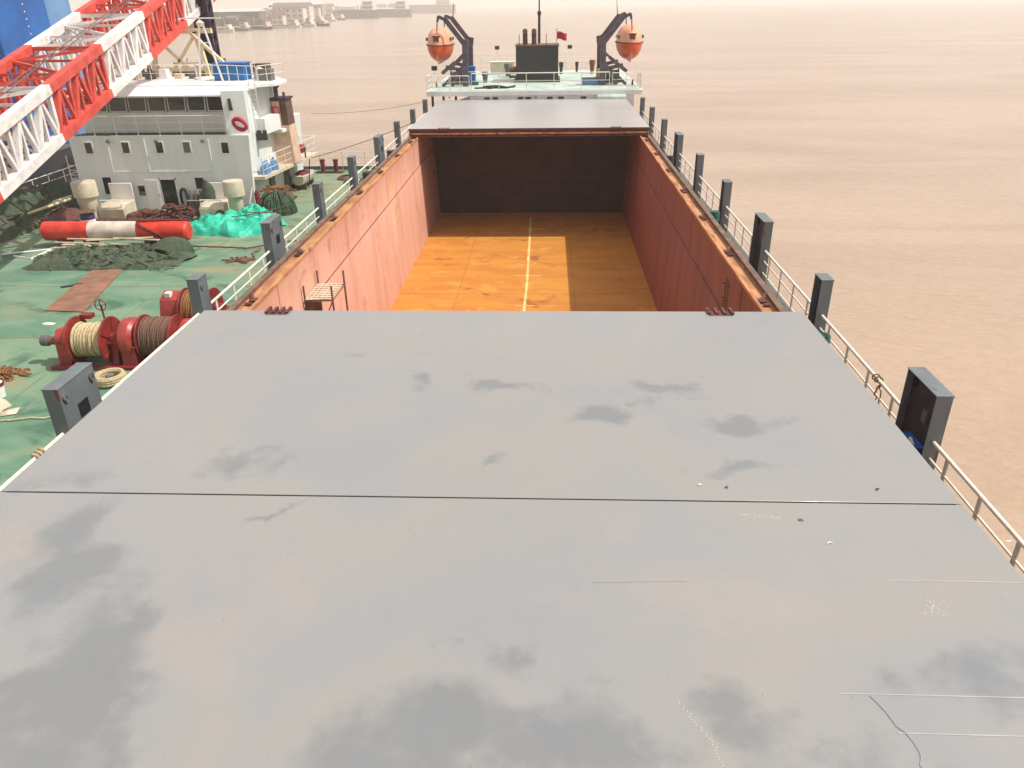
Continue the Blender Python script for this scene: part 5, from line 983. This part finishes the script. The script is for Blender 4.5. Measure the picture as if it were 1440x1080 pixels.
fleet = ((-218, 556, 20, 5.5, 1.2, 'farwhite', 'small white boat moored nearest of all on the far bank, left end of the row', 3.2), (-222, 590, 26, 6.5, 1.35, 'fargrey', 'grey boat with white cabin moored second in the row below the dark heaps', 3.8),
    (-214, 622, 24, 6, 1.0, 'hullblack', 'black boat with white cabin moored against the quay', 3.6), (-206, 655, 28, 7, 1.3, 'farwhite', 'white boat moored in the middle of the quay row', 4.2), (-203, 690, 30, 7, 1.1, 'farwhite', 'white boat moored at the right end of the quay', 4.6),
    (-196, 715, 30, 7, .9, 'hullblack', 'low black barge lying just off the right end of the quay', 2.4), (-226, 800, 36, 8, 1.2, 'hullblack', 'black barge moored beyond the quay, under the sandy shore', 3.0), (-246, 868, 38, 8, 1.2, 'farrust', 'rust red boat moored midway along the bank', 4.6),
    (-256, 940, 42, 9, 1.3, 'farwhite', 'white boat with tall cabin left of the green ships', 5.5), (-270, 1040, 46, 9, 1.25, 'farrust', 'brown boat moored just left of the green ships', 4.5))
for x_, y_, L_, B, a, hl, lb, cab in fleet: far_boat(x_, y_, L_, B, a, hl, lb, 'farwhite', 1.7, cab)
for x_, y_, lb in ((-262, 1150, 'left one of the two green hulled ships on the far bank'), (-236, 1260, 'right one of the two green hulled ships, with white bridge')):
    far_boat(x_, y_, 72, 15, 1.25, 'fargreen', lb, 'farwhite', 10, 11)
far_boat(-265, 1850, 130, 26, 1.45, 'fargrey', 'large hazy grey ship farthest along the bank behind the left lifeboat', 'farwhite', 16, 13)
rnd = random.Random(14)
m = MB()
for k in range(150):       # low sheds, stores and spoil along the shore road
    u = rnd.random(); y_ = 560 + 700 * u ** 1.4; xs = -236 - 60 * max(0, (y_ - 690) / 350) - rnd.uniform(0, 26) - 6; w_ = rnd.uniform(1.5, 6) * (1 + u); h_ = rnd.uniform(1, 4) * (1 + .5 * u)
    if rnd.random() < .5: m.box(xs - w_, xs + w_, y_, y_ + w_, 1, 1.6 + h_)
    else: m.blob((xs, y_, 1.2), w_ * 1.4, w_, h_, 8, 4, .35, 2, k)
tag(m.build('shore_stores', 'farrust'), 'brown stores and spoil lying thick along the far shore', 'stores', kind='stuff')
for k, (x_, y_, w_, h_, mt, rf, lb) in enumerate(((-226, 700, 9, 7, 'farwhite', 'farrust', 'small white hut with rusty roof at the right end of the quay'), (-243, 640, 8, 6, 'farwhite', 'fargrey', 'small white hut behind the quay between the gravel heaps'), (-268, 840, 20, 9, 'farwhite', 'farrust', 'white house with brown roof midway along the sandy shore'),
        (-300, 950, 26, 10, 'concrete', 'fargrey', 'grey house behind the sandy shore'), (-285, 1010, 20, 12, 'farwhite', 'fargrey', 'white tower house by the shore left of the green ships'))):
    far_building(x_, y_, w_, 9, h_, mt, lb, rf, k != 4, 2)
rnd = random.Random(40)
for k in range(34):
    u = (k + .5) / 34; y_ = 690 + 1700 * u ** 1.5; x_ = -262 - .075 * (y_ - 690) - rnd.uniform(10, 60 + 60 * u); w_ = rnd.uniform(8, 24) * (1 + u); h_ = rnd.uniform(5, 12) * (1 + .4 * u)
    t = thing('building', 'low pale building in the hazy row along the far bank', 'building', (x_, y_, 2), 'hazy row of low buildings along the far bank')
    MB().box(x_ - w_ / 2, x_ + w_ / 2, y_, y_ + 10, 1, 2 + h_).build('wall', rnd.choice(('farwhite', 'concrete', 'farwhite', 'browny')), t); MB().prism([(y_ - .4, 2 + h_), (y_ + 10.4, 2 + h_), (y_ + 5, 2 + h_ * 1.25)], 'x', x_ - w_ / 2 - .3, x_ + w_ / 2 + .3).build('roof', rnd.choice(('fargrey', 'farrust', 'farwhite')), t)
    m = MB()
    for q in range(int(w_ / 4)): m.box(x_ - w_ / 2 + 2 + q * 4 - .8, x_ - w_ / 2 + 2 + q * 4 + .8, y_ - .1, y_ + .1, 2 + h_ * .35, 2 + h_ * .7)
    m.build('window_row', 'fargrey', t)
# trees on the near part of the bank
rnd = random.Random(21)
def far_tree(x, y, h_, r_, label):
    t = thing('tree', label, 'tree', (x, y, 2), 'trees on the far bank'); MB().cyl((x, y, 1.5), (x, y, 2 + h_ * .6), r_ * .09, r_ * .04, 6).build('trunk', 'farrust', t); m = MB()
    for k in range(420):
        while True:
            p = Vector((rnd.uniform(-1, 1), rnd.uniform(-1, 1), rnd.uniform(-1, 1)))
            if p.length < 1 and mnoise.noise(p * 2.1 + Vector((x, y, 0))) > -.15 + .3 * (p.length - .5): break
        c = Vector((x, y, 2 + h_ * .62)) + Vector((p.x * r_, p.y * r_, p.z * h_ * .42)); s_ = rnd.uniform(.25, .6) * r_ * .16
        a = Vector((rnd.gauss(0, 1), rnd.gauss(0, 1), rnd.gauss(0, 1))).normalized(); b = a.orthogonal().normalized(); cc = a.cross(b)
        m.add([c + b * s_, c + cc * s_, c - b * s_, c - cc * s_], [(0, 1, 2, 3)])
    m.build('crown', 'leaf', t)
for k, (x_, y_, h_, r_) in enumerate(((-228, 380, 12, 6), (-238, 396, 9, 5), (-246, 420, 13, 7), (-258, 440, 10, 6), (-236, 462, 9, 5), (-262, 500, 12, 7), (-290, 760, 11, 8), (-306, 800, 12, 8))):
    far_tree(x_, y_, h_, r_, ('tall tree nearest on the far bank seen behind the boom', 'low tree just behind the nearest bank tree', 'broad tree on the bank behind the red boom section', 'round tree farther back on the left bank', 'small tree at the water edge of the left bank', 'wide tree on the bank left of the gravel heaps', 'hazy tree behind the warehouse', 'hazy tree beyond the warehouse, the farthest one')[k])

# ------------------------------------------------------------------ haze over the river
hm = bpy.data.materials.new('haze'); hm.use_nodes = True; t = hm.node_tree; t.nodes.clear()
oo = t.nodes.new('ShaderNodeOutputMaterial'); pv = t.nodes.new('ShaderNodeVolumePrincipled'); pv.inputs['Color'].default_value = (1, .965, .94, 1); pv.inputs['Density'].default_value = .0005; pv.inputs['Anisotropy'].default_value = 0
t.links.new(pv.outputs[0], oo.inputs['Volume']); M['haze'] = hm
o = MB().box(-4000, 5000, -300, 9500, -2, 60).build('haze', 'haze'); tag(o, kind='stuff')
